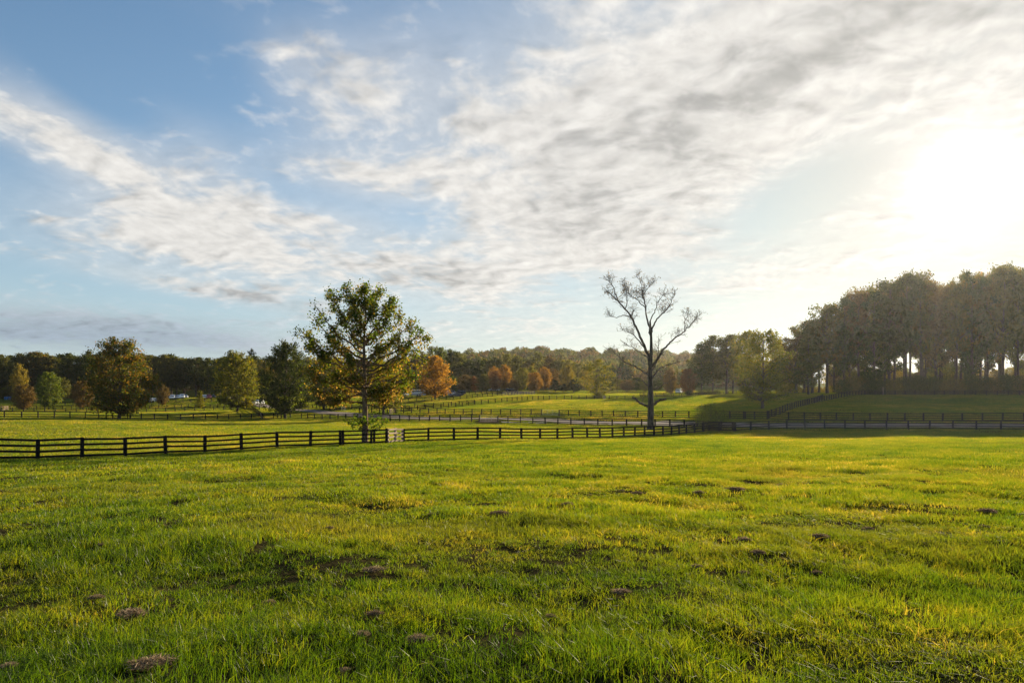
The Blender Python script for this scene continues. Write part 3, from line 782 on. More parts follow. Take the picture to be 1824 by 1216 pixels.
    V, Q = leaf_arrays(C, 0.19, rng, 0.75)
    T = np.repeat(np.c_[np.clip(rng.normal(.2, .13, 520), 0, 1), np.clip(rng.normal(1.1, .2, 520), .5, 1.6), np.zeros(520), np.ones(520)], 4, axis=0)
    sh = link('shoots', sprig.mesh('plane_tree_shoots', M['herobark'], True), e)
    link('leaves', mesh_np('plane_tree_shoot_leaves', V, Q, None, PAL['hero'], False, {'tint': T}), sh)
build_hero()

# ------------------------------------------------------------------ the bare tree
def build_bare():
    d = 85.0; b = at(1158.5, d); k = d / F
    rng = np.random.default_rng(5)
    wood = MB(); tips = []
    def pt(cx, cyy, dy=0.0):          # coordinates in the enlarged crop
        u, v = 1000 + cx / 3.576, 460 + cyy / 3.576
        return np.array([(u - 1158.5) * k, dy, (VH - v) * k + CZ - b.z])
    def smooth(pts, n=5):
        P = np.asarray(pts); Q = np.vstack([2 * P[0] - P[1], P, 2 * P[-1] - P[-2]]); o = []
        for i in range(1, len(Q) - 2):
            for j in range(n):
                t = j / n; p0, p1, p2, p3 = Q[i - 1:i + 3]
                o.append(.5 * (2 * p1 + (p2 - p0) * t + (2 * p0 - 5 * p1 + 4 * p2 - p3) * t * t + (3 * p1 - p0 - 3 * p2 + p3) * t ** 3))
        o.append(Q[-2]); return np.array(o)
    def twigs(B, r_end, density, scale, level=0):
        L = np.linalg.norm(np.diff(B, axis=0), axis=1).sum()
        nn = max(1, int(L * density))
        for _ in range(nn):
            s = rng.uniform(0.15, 1.0) ** 0.8; i = min(len(B) - 2, int(s * (len(B) - 1)))
            q0 = B[i] + (B[i + 1] - B[i]) * rng.random()
            dd = B[min(len(B) - 1, i + 1)] - B[max(0, i - 1)]; dd /= np.linalg.norm(dd) + 1e-9
            v = rng.normal(size=3) * [1, 1, 0.8]; v[2] += 0.45; v /= np.linalg.norm(v)
            v = v * 0.9 + dd * 0.55; v /= np.linalg.norm(v)
            Ln = scale * rng.uniform(0.4, 1.0) * (1.2 - 0.5 * s)
            q2 = q0 + v * Ln
            S = bez(q0, (q0 + q2) / 2 + rng.normal(0, 0.1 * Ln, 3), q2, 5); S[1:-1] += rng.normal(0, .03 * Ln, (3, 3))
            wood.tube(S, r_end * np.linspace(1, 0.35, 5), 3)
            tips.append(q2)
            if level < 2: twigs(S, r_end * 0.72, density * 0.85, scale * 0.60, level + 1)
    def limb(pts, r1, r2, dens=1.3, scale=1.5):
        B = smooth(pts); B[1:-1] += rng.normal(0, 0.05, (len(B) - 2, 3))
        wood.tube(B, np.linspace(r1 * .82, r2 * .75, len(B)), 7)
        twigs(B[len(B) // 5:], 0.024, dens * 3.3, scale * 0.95)
        return B
    tr = smooth([pt(568, 1085), pt(568, 1055), pt(569, 960), pt(569, 880), pt(566, 780), pt(566, 700), pt(572, 600), pt(571, 490), pt(565, 400)])
    wood.tube(tr, np.interp(np.linspace(0, 1, len(tr)), [0, .06, .3, .55, .8, 1], [.58, .41, .36, .28, .18, .10]), 10)
    limb([pt(566, 690), pt(545, 600, -.2), pt(505, 520, -.6), pt(460, 420, -.9), pt(420, 355, -1.0), pt(350, 280, -1.2), pt(305, 235, -1.4), pt(262, 222, -1.5)], .25, .035)
    limb([pt(440, 385, -.9), pt(455, 340, -.4), pt(480, 318, 0)], .09, .03)
    limb([pt(360, 292, -1.2), pt(335, 215, -.9), pt(318, 175, -.8), pt(285, 145, -.8)], .09, .025, 1.7)
    limb([pt(400, 335, -1.0), pt(405, 270, -1.6), pt(390, 190, -1.9)], .08, .025, 1.7)
    limb([pt(440, 380, -.9), pt(380, 372, -1.3), pt(330, 385, -1.6), pt(300, 375, -1.8)], .08, .025)
    limb([pt(570, 490), pt(552, 400, .3), pt(533, 280, .5), pt(520, 200, .6), pt(500, 108, .7)], .17, .025, 1.6)
    limb([pt(540, 320, .4), pt(500, 262, 1.0), pt(440, 215, 1.4), pt(405, 165, 1.5)], .09, .025, 1.6)
    limb([pt(525, 230, .5), pt(560, 180, 1.0), pt(600, 145, 1.3)], .07, .02, 1.8)
    limb([pt(568, 480), pt(598, 410, .4), pt(640, 355, .7), pt(690, 310, .9), pt(742, 215, 1.1)], .15, .025, 1.5)
    limb([pt(565, 400), pt(590, 330, -.6), pt(610, 270, -1), pt(650, 235, -1.2)], .09, .025, 1.6)
    limb([pt(578, 690), pt(620, 620, -.5), pt(665, 555, -.9), pt(710, 512, -1.2), pt(765, 468, -1.5), pt(825, 405, -1.7), pt(852, 372, -1.8)], .19, .03, 1.5)
    limb([pt(765, 468, -1.5), pt(765, 410, -1.6), pt(790, 365, -1.5)], .07, .025, 1.7)
    limb([pt(545, 600), pt(500, 520, .8), pt(460, 475, 1.3), pt(385, 440, 1.8)], .12, .025, 1.4)
    limb([pt(556, 745), pt(490, 695, .6), pt(410, 655, 1.0), pt(340, 590, 1.4), pt(285, 560, 1.6)], .15, .025, 1.4, 1.3)
    limb([pt(570, 650), pt(520, 600, 1.4), pt(470, 560, 2.2), pt(410, 520, 2.8)], .12, .025, 1.3)
    limb([pt(580, 760), pt(640, 700, 1.0), pt(720, 672, 1.5), pt(800, 650, 1.9)], .13, .025, 1.3, 1.2)
    limb([pt(575, 720), pt(620, 660, 1.4), pt(640, 580, 2.2), pt(650, 500, 2.6)], .12, .025, 1.3)
    limb([pt(560, 820), pt(500, 780, -1.5), pt(450, 770, -2.4), pt(430, 740, -3)], .09, .025, 1.1, 1.2)
    limb([pt(575, 840), pt(640, 800, -1.5), pt(690, 770, -2.4)], .09, .025, 1.0, 1.2)
    limb([pt(556, 945), pt(510, 930, -.6), pt(478, 905, -.9), pt(440, 885, -1.1)], .21, .13, 0.6, 1.0)
    limb([pt(508, 930, -.6), pt(512, 890, -.7), pt(514, 845, -.8)], .06, .03, .8, .9)
    limb([pt(588, 930), pt(620, 910, .5), pt(677, 895, .9)], .22, .16, 0.4, 0.8)
    T0 = np.array(tips)
    zmax = T0[:, 2].max()
    w = np.clip((T0[:, 2] / zmax - 0.45), 0.0, 1) ** 1.4 + 0.02; w /= w.sum()
    n = 650
    C = T0[rng.choice(len(T0), n, p=w)] + rng.normal(0, .10, (n, 3))
    V, Q = leaf_arrays(C, 0.15, rng, 0.7)
    T = np.repeat(np.c_[rng.uniform(0.2, 1, n), np.clip(rng.normal(1, .2, n), .5, 1.6), np.zeros(n), np.ones(n)], 4, axis=0)
    e = empty('bare_tree', b, 'big nearly leafless tree with pale forked limbs behind the bend of the nearest fence', 'tree')
    link('trunk', wood.mesh('bare_tree_trunk', M['palebark'], True), e)
    link('leaves', mesh_np('bare_tree_leaves', V, Q, None, PAL['brown'], False, {'tint': T}), e)
build_bare()

# ------------------------------------------------------------------ single trees of the fields
tree('round_tree', 'big rounded rust and green tree, leftmost of the large field trees', 'round0', 212, 130.5, 600, 112, 'mixed', rot=0.4)
tree('round_tree', 'full yellow green tree above the parked cars, between the rust tree and the dark one', 'round1', 422, 178, 624, 84, 'lime', rot=1.1)
tree('round_tree', 'dark green round tree beside the pale lane bend, partly behind the big autumn tree', 'round2', 508, 161, 606, 92, 'dark', rot=2.0)
tree('round_tree', 'olive tree hidden behind the left side of the big autumn tree', 'round0', 578, 186, 628, 66, 'olive', rot=3.1)
tree('round_tree', 'yellow green tree with thin trunk showing right of the big autumn trunk', 'wide0', 683, 158, 641, 84, 'lime', rot=0.7)
tree('orange_tree', 'bright orange tree in front of the white trailer', 'oval0', 775, 222, 634, 58, 'orange', rot=1.7)
tree('field_tree', 'loose yellow green tree alone in the far meadow, left of the bare tree', 'loose0', 1064, 222, 639, 62, 'lime', rot=0.3)
tree('field_tree', 'bushy green gold tree on the mound in front of the dark stand', 'wide0', 1358.5, 128, 585, 98, 'lime', rot=2.6)
tree('conical_tree', 'cone shaped brownish green tree before the left end of the dark stand', 'cone0', 1440, 176, 579, 60, 'stand', rot=0.2)
tree('young_tree', 'small rust brown young tree between the rust tree and the row of parked cars', 'oval1', 289, 234, 684, 24, 'brown', rot=1.0)
tree('young_tree', 'small conical yellow green young tree by the fence under the parked cars', 'cone1', 357, 212, 696, 20, 'lime', rot=1.0)
tree('young_tree', 'low spreading rusty brown young tree near the left picture edge', 'oval2', 42, 205, 684, 36, 'brown', rot=2.2)
tree('young_tree', 'bright green young tree beside the rusty one at far left', 'oval3', 87, 215, 662, 40, 'green', rot=0.6)
tree('young_tree', 'slim tall yellowish tree behind the rusty young tree', 'oval1', 34, 262, 648, 26, 'yellow', rot=0.9)
tree('young_tree', 'brown young tree tucked behind the left side of the rust and green tree', 'oval0', 148, 212, 678, 36, 'brown', rot=2.8)
tree('young_tree', 'grey green thin young tree right of the bright green one', 'oval2', 112, 255, 672, 26, 'olive', rot=1.8)
tree('pine_tree', 'lone pine poking above the left woods behind the dark green tree', 'pine0', 449, 330, 620, 14, 'cedar', rot=1.8)
# middle distance autumn row
MIDROW = [('red', 883, 285, 660, 25, 'oval0', 'deep red brown tree, darkest red of the autumn row'), ('orange', 899, 300, 649, 26, 'oval1', 'tall orange topped tree just right of the deep red one'),
          ('brown', 916, 282, 676, 22, 'oval2', 'low brown tree in the gap right of the orange topped tree'), ('lime', 931, 300, 655, 27, 'oval3', 'green tree turning orange at the top, middle of the autumn row'),
          ('orange', 952, 276, 663, 29, 'oval0', 'round golden orange tree at the end of the far fence'), ('orange', 969, 298, 653, 27, 'oval2', 'orange yellow tree right behind the round golden one'),
          ('yellow', 1011, 300, 651, 27, 'oval1', 'clear yellow tree near the cedars of the autumn row'), ('brown', 829, 285, 667, 27, 'oval3', 'brownish green tree right of the parked cars'),
          ('red', 845, 288, 670, 21, 'oval1', 'pinkish brown tree between two olive ones'), ('olive', 861, 285, 666, 27, 'oval0', 'olive green tree directly left of the deep red one'),
          ('orange', 880, 312, 652, 22, 'oval2', 'orange crown peeping above the deep red tree'), ('green', 803, 288, 669, 22, 'oval2', 'small green tree rising behind the parked cars'),
          ('lime', 946, 318, 652, 24, 'oval1', 'yellow green crown behind the round golden tree'), ('brown', 985, 306, 656, 24, 'oval3', 'tan brown tree left of the clear yellow one'),
          ('cedar', 989, 280, 676, 26, 'cone0', 'dark conical cedar left of the clear yellow tree'), ('cedar', 1022, 272, 674, 30, 'cone0', 'broad dark cedar right of the clear yellow tree'),
          ('cedar', 1004, 278, 683, 20, 'cone0', 'small dark cedar under the clear yellow tree'), ('yellow', 1046, 290, 652, 26, 'loose0', 'yellowish loose tree behind the lone meadow tree')]
for pal, u, d, vt, wp, key, lab in MIDROW:
    tree('autumn_tree', lab, key, u, d, vt, wp, pal, 'autumn trees in the middle distance')
BACK = [(772, 365, 616, 44, 'olive', 'loose1'), (788, 350, 618, 44, 'green', 'wood0'), (805, 345, 622, 40, 'dark', 'wood1'), (818, 340, 630, 36, 'olive', 'wood2'), (835, 338, 640, 34, 'dark', 'wood3'), (851, 330, 642, 34, 'dark', 'wood0'),
        (867, 345, 638, 36, 'olive', 'wood1'), (885, 350, 636, 34, 'dark', 'wood2'), (902, 352, 630, 38, 'olive', 'loose1'), (921, 345, 633, 36, 'olive', 'wood3'), (943, 345, 641, 30, 'yellow', 'wood0'), (960, 352, 628, 36, 'olive', 'loose1'),
        (978, 345, 634, 32, 'brown', 'wood1'), (994, 342, 638, 32, 'olive', 'wood2'), (1012, 350, 640, 34, 'lime', 'wood3'), (1030, 345, 646, 32, 'olive', 'loose1'), (1046, 340, 652, 28, 'olive', 'wood1'), (755, 350, 626, 40, 'olive', 'wood2'), (738, 345, 632, 36, 'dark', 'wood3')]
for u, d, vt, wp, pal, key in BACK:
    tree('woodland_tree', 'large woodland tree standing behind the autumn row, below the wooded hill', key, u, d, vt, wp, pal, 'woodland trees behind the autumn row')
LOW = [(1085, 285, 678, 24, 'dark', 'oval0'), (1100, 290, 674, 26, 'olive', 'oval1'), (1117, 282, 676, 26, 'brown', 'oval2'), (1133, 290, 672, 26, 'dark', 'oval3'), (1150, 285, 677, 26, 'olive', 'oval1'), (1170, 285, 675, 24, 'dark', 'oval0')]
for u, d, vt, wp, pal, key in LOW:
    tree('thicket_tree', 'low dark scrubby tree in the thicket behind the bare trunk', key, u, d, vt, wp, pal, 'thicket behind the bare tree')
# clump right of the bare tree
CL = [(1194, 242, 655, 24, 'brown', 'oval2', 'small brown tree just right of the bare trunk'), (1226, 236, 656, 30, 'red', 'oval3', 'reddish brown rounded tree left of the tall green clump'),
      (1250, 238, 612, 50, 'dark', 'wood1', 'leftmost tall dark tree of the clump behind the mound'), (1270, 243, 597, 60, 'olive', 'wood2', 'tall dark tree with rounded top in the clump behind the mound'),
      (1294, 240, 593, 60, 'olive', 'tall3', 'tall tree with thick bare trunk in the clump behind the mound'), (1306, 248, 597, 50, 'dark', 'tall2', 'tall tree with thick trunk next to the bushy green gold tree'),
      (1328, 232, 588, 56, 'lime', 'wood3', 'golden green tree glowing behind the bushy green gold tree'), (1385, 225, 604, 54, 'lime', 'wood0', 'yellow green tree filling the gap before the dark stand'), (1408, 215, 640, 34, 'yellow', 'oval0', 'low sunlit yellow tree under the left end of the dark stand')]
for u, d, vt, wp, pal, key, lab in CL:
    tree('clump_tree', lab, key, u, d, vt, wp, pal, 'tree clump behind the mound')
# tall dark stand
OUT = ([1395, 1404, 1436, 1459, 1488, 1514, 1537, 1568, 1588, 1617, 1640, 1657, 1680, 1692, 1704, 1724, 1755, 1781, 1807, 1822, 1900, 2100], [590, 578, 561, 541, 532, 523, 516, 506, 496, 486, 488, 484, 492, 503, 492, 480, 473, 467, 466, 464, 460, 470])
def top(u): return float(np.interp(u, *OUT)) + float(np.interp(u, [1410, 1470, 1530], [26, 14, 2]))
ORD = ['first', 'second', 'third', 'fourth', 'fifth', 'sixth', 'seventh', 'eighth', 'ninth', 'tenth', 'eleventh', 'twelfth', 'thirteenth', 'fourteenth', 'fifteenth']
fr = [1418, 1447, 1474, 1503, 1530, 1556, 1585, 1614, 1641, 1668, 1703, 1730, 1758, 1787, 1814]
for i, u in enumerate(fr):
    d = 192 + random.uniform(-4, 6)
    tree('stand_tree', f'{ORD[i]} tall dark tree from the left end of the stand front row', f'tall{i % 6}', u, d, top(u) + random.choice([-14, -9, -5, 0, 6]) + random.uniform(-2, 3), random.uniform(56, 76), random.choice(['stand', 'stand', 'olive', 'brown', 'dark']), 'tall trees of the dark stand')
for i, u in enumerate(list(np.arange(1432, 1905, 27))):
    d = 212 + random.uniform(-6, 6)
    tree('stand_tree', 'tall dark tree in the inner row of the stand', f'tall{(i * 5 + 2) % 6}', u, d, top(u) + random.choice([-12, -7, -2, 4]) + random.uniform(-2, 4), random.uniform(52, 68), random.choice(['stand', 'stand', 'brown', 'olive', 'lime']), 'inner trees of the dark stand')
for i, u in enumerate(list(np.arange(1440, 1930, 34))):
    d = 236 + random.uniform(-6, 6)
    tree('stand_tree', 'tall dark tree in the inner row of the stand', f'tall{(i * 3 + 1) % 6}', u, d, top(u) + random.uniform(4, 20), random.uniform(50, 62), random.choice(['stand', 'dark', 'olive']), 'inner trees of the dark stand')
for i, u in enumerate(list(np.arange(1486, 1960, 14))):
    tree('stand_tree', 'low leafy tree showing between the trunks at the back of the stand', f'oval{i % 4}', u + random.uniform(-7, 7), 262 + random.uniform(-8, 8), random.uniform(642, 664), random.uniform(26, 40), random.choice(['yellow', 'lime', 'olive', 'brown', 'stand']), 'low trees behind the stand trunks')
# understory bushes below the stand
for i, u in enumerate(np.arange(1500, 1880, 15)):
    tree('understory_bush', 'low dark bush in the hedge under the tall stand', 'bush0', u + random.uniform(-4, 4), 187.5 + random.uniform(-1.5, 2), 671 + random.uniform(-6, 5), 34, random.choice(['stand', 'dark', 'dark']), 'understory bushes below the stand', cat='bush', crown='foliage')
for i, u in enumerate(np.arange(1392, 1500, 16)):
    tree('understory_bush', 'sunlit yellowish bush at the left foot of the stand', 'bush0', u, 212 + random.uniform(-3, 3), 688 + random.uniform(-4, 3), 22, 'yellow', 'sunlit bushes by the stand', cat='bush', crown='foliage')
tree('bush', 'round dark leafy bush at the fence junction right of the bare tree', 'bush0', 1266, 95.5, 718, 56, 'green', cat='bush', crown='foliage')
tree('bush', 'low sprouting bush at the foot of the lone meadow tree', 'bush0', 1064, 220, 698, 24, 'lime', cat='bush', crown='foliage')
for u, d, vt in [(1248, 232, 694), (1262, 233, 693), (1276, 231, 695), (1228, 230, 695)]:
    tree('bush', 'small dark bush at the foot of the clump behind the mound', 'bush0', u, d, vt, 18, 'dark', 'bushes at the clump foot', cat='bush', crown='foliage')
# left woods
def ltop(u): return float(np.interp(u, [-140, 0, 60, 110, 160, 200, 260, 300, 345, 400, 460, 520, 620, 760], [632, 628, 626, 629, 625, 628, 630, 629, 632, 633, 634, 636, 634, 632]))
for i, u in enumerate(np.arange(-130, 480, 21)):
    tree('woodland_tree', 'dark woodland tree in the front row of the left woods', f'wood{i % 4}', u + random.uniform(-5, 5), 316 + random.uniform(-5, 5), ltop(u) + random.uniform(-1, 9), random.uniform(40, 52), random.choice(['dark', 'dark', 'olive', 'stand', 'olive']), 'front trees of the left woods')
for i, u in enumerate(np.arange(-120, 740, 25)):
    tree('woodland_tree', 'dark woodland tree in the back rows of the left woods', f'wood{(i * 3 + 1) % 4}', u + random.uniform(-5, 5), 345 + random.uniform(-6, 6), ltop(u) + random.uniform(-1, 6), random.uniform(40, 52), random.choice(['dark', 'dark', 'olive', 'brown']), 'back trees of the left woods')
for u, d, vt in [(460, 330, 684), (474, 334, 688), (535, 320, 682), (552, 322, 678), (600, 318, 680), (625, 322, 676), (648, 318, 682), (700, 300, 678), (718, 296, 674), (735, 300, 680), (752, 300, 676), (-20, 300, 690), (10, 302, 692), (130, 300, 688), (180, 298, 690)]:
    tree('thicket_tree', 'low shaded scrub tree at the edge of the left woods', random.choice(['oval0', 'oval2', 'oval3']), u, d, vt, 30, random.choice(['dark', 'olive', 'stand']), 'scrub at the edge of the left woods')

# ------------------------------------------------------------------ far forest on the hill (one mass)
def gn_scatter(name, pts, scales, rots, kinds, coll, mat_first=None):
    me = bpy.data.meshes.new(name)
    me.vertices.add(len(pts)); me.vertices.foreach_set('co', np.asarray(pts, np.float32).ravel())
    a = me.attributes.new('sc', 'FLOAT_VECTOR', 'POINT'); a.data.foreach_set('vector', np.asarray(scales, np.float32).ravel())
    a = me.attributes.new('ro', 'FLOAT_VECTOR', 'POINT'); a.data.foreach_set('vector', np.asarray(rots, np.float32).ravel())
    a = me.attributes.new('ki', 'INT', 'POINT'); a.data.foreach_set('value', np.asarray(kinds, np.int32))
    o = link(name, me)
    ng = bpy.data.node_groups.new(name + '_scatter', 'GeometryNodeTree')
    ng.interface.new_socket('Geometry', in_out='INPUT', socket_type='NodeSocketGeometry')
    ng.interface.new_socket('Geometry', in_out='OUTPUT', socket_type='NodeSocketGeometry')
    gi = ng.nodes.new('NodeGroupInput'); go = ng.nodes.new('NodeGroupOutput')
    ci = ng.nodes.new('GeometryNodeCollectionInfo'); ci.inputs['Collection'].default_value = coll
    ci.inputs['Separate Children'].default_value = True; ci.inputs['Reset Children'].default_value = True
    ip = ng.nodes.new('GeometryNodeInstanceOnPoints'); ip.inputs['Pick Instance'].default_value = True
    def named(n, t):
        q = ng.nodes.new('GeometryNodeInputNamedAttribute'); q.data_type = t; q.inputs['Name'].default_value = n
        return [s for s in q.outputs if s.enabled and s.name == 'Attribute'][0]
    ng.links.new(gi.outputs[0], ip.inputs['Points']); ng.links.new(ci.outputs[0], ip.inputs['Instance'])
    ng.links.new(named('ki', 'INT'), ip.inputs['Instance Index'])
    ng.links.new(named('ro', 'FLOAT_VECTOR'), ip.inputs['Rotation']); ng.links.new(named('sc', 'FLOAT_VECTOR'), ip.inputs['Scale'])
    ng.links.new(ip.outputs[0], go.inputs[0])
    md = o.modifiers.new('scatter', 'NODES'); md.node_group = ng
    return o
def build_forest():
    coll = bpy.data.collections.new('forest_crowns')
    pals = ['olive', 'dark', 'brown', 'olive', 'dark', 'stand', 'olive', 'brown']
    for i in range(8):
        rng = np.random.default_rng(300 + i)
        n = 520
        a = rng.normal(size=(n, 3)); a /= np.linalg.norm(a, axis=1)[:, None]
        lump = 1 + 0.22 * np.sin(3 * a[:, 0] + i) * np.cos(4 * a[:, 2] + a[:, 1] * 3 + i)
        C = a * (rng.uniform(0.25, 1, n) ** 0.4)[:, None] * lump[:, None] * [5.2, 5.2, 5.6] + [0, 0, 9.0]
        V, Q = leaf_arrays(C, 1.35, rng, 0.8)
        r = np.clip(rng.normal(0.5, .2, n), 0, 1)
        T = np.repeat(np.c_[r, np.clip(rng.normal(1, .15, n), .5, 1.5), r, np.ones(n)], 4, axis=0)
        o = bpy.data.objects.new(f'forest_crown_{i}', mesh_np(f'forest_crown_{i}', V, Q, None, PAL[pals[i]], False, {'tint': T}))
        coll.objects.link(o)
    rng = np.random.default_rng(4)
    pts = []
    def scatter(n, x0, x1, y0, y1):
        x = rng.uniform(x0, x1, n); y = rng.uniform(y0, y1, n)
        pts.append(np.c_[x, y])
    scatter(4200, -620, 560, 520, 960)
    scatter(700, -420, 300, 380, 520)
    Pn = np.concatenate(pts)
    u = UC + Pn[:, 0] / Pn[:, 1] * F
    Pn = Pn[(u > -250) & (u < 1400)]
    z = ground(Pn[:, 0], Pn[:, 1]) + np.where(Pn[:, 1] > 430, ridge_h(Pn[:, 0], Pn[:, 1]) - 0.4, 0)
    n = len(Pn); s = rng.uniform(0.75, 1.25, n)
    sc = np.c_[s, s, s * rng.uniform(0.85, 1.2, n)]
    o = gn_scatter('forest', np.c_[Pn, z - 1.5], sc, np.c_[np.zeros((n, 2)), rng.uniform(0, 6.28, n)], rng.integers(0, 8, n), coll)
    tag(o, 'hazy autumn forest covering the far hills', 'forest', None, 'stuff')
build_forest()
# ------------------------------------------------------------------ fences
def depth_on(ctrl):
    us, ds = [c[0] for c in ctrl], [c[1] for c in ctrl]
    return lambda u: 1.0 / float(np.interp(u, us, [1.0 / q for q in ds]))
def post_mesh(h, mat):
    m = MB()
    s = 0.085
    V = [(x * s, y * s, z) for z in (-0.3, h - 0.03) for x, y in ((-1, -1), (1, -1), (1, 1), (-1, 1))] + [(x * s * .72, y * s * .72, h) for x, y in ((-1, -1), (1, -1), (1, 1), (-1, 1))]
    Q = [(0, 1, 5, 4), (1, 2, 6, 5), (2, 3, 7, 6), (3, 0, 4, 7), (4, 5, 9, 8), (5, 6, 10, 9), (6, 7, 11, 10), (7, 4, 8, 11), (8, 9, 10, 11)]
    m.raw(V, Q); return m.mesh('fence_post', mat)
POST = post_mesh(1.27, M['fence']); POST_LIT = post_mesh(1.27, M['pale_sunlit_wood'])
def fence(label, pts, boards=(1.185, 0.86, 0.53, 0.2), group=None, side=1, wood=False, doubles=()):
    """pts: ground points (Vector) of the posts in order"""
    o = pts[0]
    mat = M['pale_sunlit_wood'] if wood else M['fence']  # wood=True swaps the black paint for the painted-in sunlit tone
    e = empty('board_fence', o, label, 'fence', group)
    b = MB()
    for i, (p, q) in enumerate(zip(pts[:-1], pts[1:])):
        t = (q - p); t2 = Vector((t.x, t.y, 0)).normalized()
        nrm = Vector((t2.y, -t2.x, 0)) * side * 0.102
        for j, h in enumerate(boards):
            j1, j2 = random.uniform(-.022, .022), random.uniform(-.022, .022)
            b.beam(p - o + nrm + Vector((0, 0, h + j1)) + t2 * 0.004, q - o + nrm + Vector((0, 0, h + j2)) - t2 * 0.004, 0.028, 0.13)
    link('board_panel', b.mesh('board_panel', mat), e)
    for i, p in enumerate(pts):
        a, c = pts[max(0, i - 1)], pts[min(len(pts) - 1, i + 1)]
        po = link('post', POST_LIT if wood else POST, e, p - o)
        po.rotation_euler = (random.uniform(-.03, .03), random.uniform(-.03, .03), math.atan2(c.y - a.y, c.x - a.x))
        po.scale = (1, 1, random.uniform(0.985, 1.02))
        if i in doubles:
            t2 = (c - a).normalized() * 0.24
            po2 = link('post', POST_LIT if wood else POST, e, p - o + t2); po2.rotation_euler = po.rotation_euler
    return e
def us_to_pts(us, ctrl):
    f = depth_on(ctrl); return [at(u, f(u)) for u in us]
def auto_pts(ctrl, spacing):
    P = np.array([((u - UC) / F * d, d) for u, d in ctrl]); seg = np.r_[0, np.cumsum(np.linalg.norm(np.diff(P, axis=0), axis=1))]
    n = max(1, int(round(seg[-1] / spacing))); s = np.linspace(0, seg[-1], n + 1)
    x = np.interp(s, seg, P[:, 0]); y = np.interp(s, seg, P[:, 1])
    return [Vector((a, b, gz(a, b))) for a, b in zip(x, y)]

C1 = [(-260, 33.0), (-100, 36.0), (67, 39.6), (223, 43.2), (365, 47.5), (494, 52), (607, 56), (688, 57.4), (719, 60.5), (808, 62), (890, 67), (962, 71), (1046, 75), (1130, 80), (1196, 84.5), (1252, 91)]
fence('nearest black four board fence, left run ending at the pale boarded corner', us_to_pts([-215, -115, -18, 67, 146, 223, 295, 365, 430, 493.7, 552.8, 606, 661, 688], C1), doubles=(11, 12))
fence('short fence piece with sunlight painted pale in the corner of the nearest fence', [at(690.5, 57.6), at(704, 59.2), at(717, 60.4)], wood=True, side=1)  # black boards facing the sun; the glare is painted in as pale colour
fence('nearest black four board fence, right run curving to the bush', us_to_pts([719, 763, 808.4, 850.7, 890.5, 928.5, 962, 992.8, 1020, 1046, 1068.8, 1091, 1111, 1130.5, 1148.4, 1165, 1181, 1196, 1209.7, 1222.5, 1237.4, 1252], C1))
C2R = [(887, 126), (948, 125), (1016, 120.5), (1065, 115), (1142, 108), (1219, 99.5), (1252, 94.5), (1307, 91.5)]
fence('black fence on near side of lane, from the gate past the bare trunk', us_to_pts([887, 905, 927, 949, 971, 993.6, 1017, 1041, 1065, 1090.5, 1116, 1142.7, 1167, 1193, 1219, 1242, 1263, 1284, 1305], C2R))
CR = [(1252, 91), (1307, 91), (1400, 93.5), (1541, 91.5), (1697, 89.5), (1824, 87), (2100, 82)]
fence('long black fence along the near edge of the shaded field at right', us_to_pts([1253.5, 1280.5, 1307, 1337, 1369.5, 1401.5, 1434, 1469, 1505, 1541, 1579, 1618, 1656, 1697.5, 1739, 1783, 1828, 1874, 1920, 1968], CR), doubles=(2,))
C2L = [(-250, 112), (8, 125), (124, 126.5), (232, 132), (366, 150), (448, 157), (517, 162), (615, 153), (695, 136), (801, 129), (854, 126)]
fence('black three board fence passing the trunk of the rust and green tree', us_to_pts([-140, -112, -83, -53, -22, 8, 38.7, 68, 96.6, 124.7, 152, 176, 189, 201, 227, 232, 251.7, 275, 298.6, 321.6, 344, 366, 387, 407.5, 428.6, 448, 467], C2L), boards=(1.185, 0.72, 0.26), group=None)
fence('black fence on near side of lane, from the dark tree to the gate', us_to_pts([470, 487, 494, 501, 517, 537, 548, 560, 574, 588, 602, 616, 631, 647, 663, 679, 695, 712, 729, 747, 765, 783, 801.7, 820.5, 840, 853.7], C2L))
C3L = [(640, 168), (719, 153.5), (809, 148), (891, 143.5), (966, 139.5)]
fence('black fence on the far side of the lane, left of the second pipe gate', us_to_pts([640, 651, 662, 676, 690, 704, 719, 733, 748, 763.4, 778.5, 793, 809, 825, 841, 858, 874.8, 891.7, 909.5, 927.6, 946, 964.6], C3L))
C3R = [(996, 137), (1012, 136), (1093, 130.5), (1180, 122), (1227, 114.5), (1300, 108.5), (1367, 105)]
fence('black fence on the far side of the lane, behind the bare trunk', us_to_pts([996, 1012.5, 1032, 1052.5, 1072.7, 1093, 1113.7, 1136, 1158, 1180, 1203, 1227, 1250, 1275, 1300, 1325, 1344, 1367], C3R), doubles=(15,))
C3F = [(1367, 105.3), (1404, 103.5), (1520, 102), (1700, 100), (1824, 98), (2100, 94)]
fence('long black fence behind the lane at right, at the foot of the shaded slope', us_to_pts([1369, 1404.7, 1432.7, 1461, 1490, 1520, 1550, 1581, 1612, 1645, 1679, 1714, 1750, 1786, 1824, 1862, 1902, 1942], C3F))
fence('black fence climbing the slope to the dark stand', auto_pts([(1367, 106.5), (1390, 113), (1404, 120), (1421, 130), (1440, 141), (1470, 155), (1492, 166), (1515, 175), (1540, 184)], 2.6))
fence('dark fence along the foot of the tall stand', auto_pts([(1541, 184.5), (1620, 184), (1700, 184), (1824, 181), (2000, 180)], 2.6))
fence('short fence side panel on the slope below the cone shaped tree', auto_pts([(1426, 133.5), (1455, 150), (1466, 160)], 2.6))
C4 = [(702, 160), (719, 163), (808, 175), (852, 183), (893, 189), (935, 199), (975, 207), (1040, 212), (1102, 215), (1180, 216), (1260, 214), (1320, 210)]
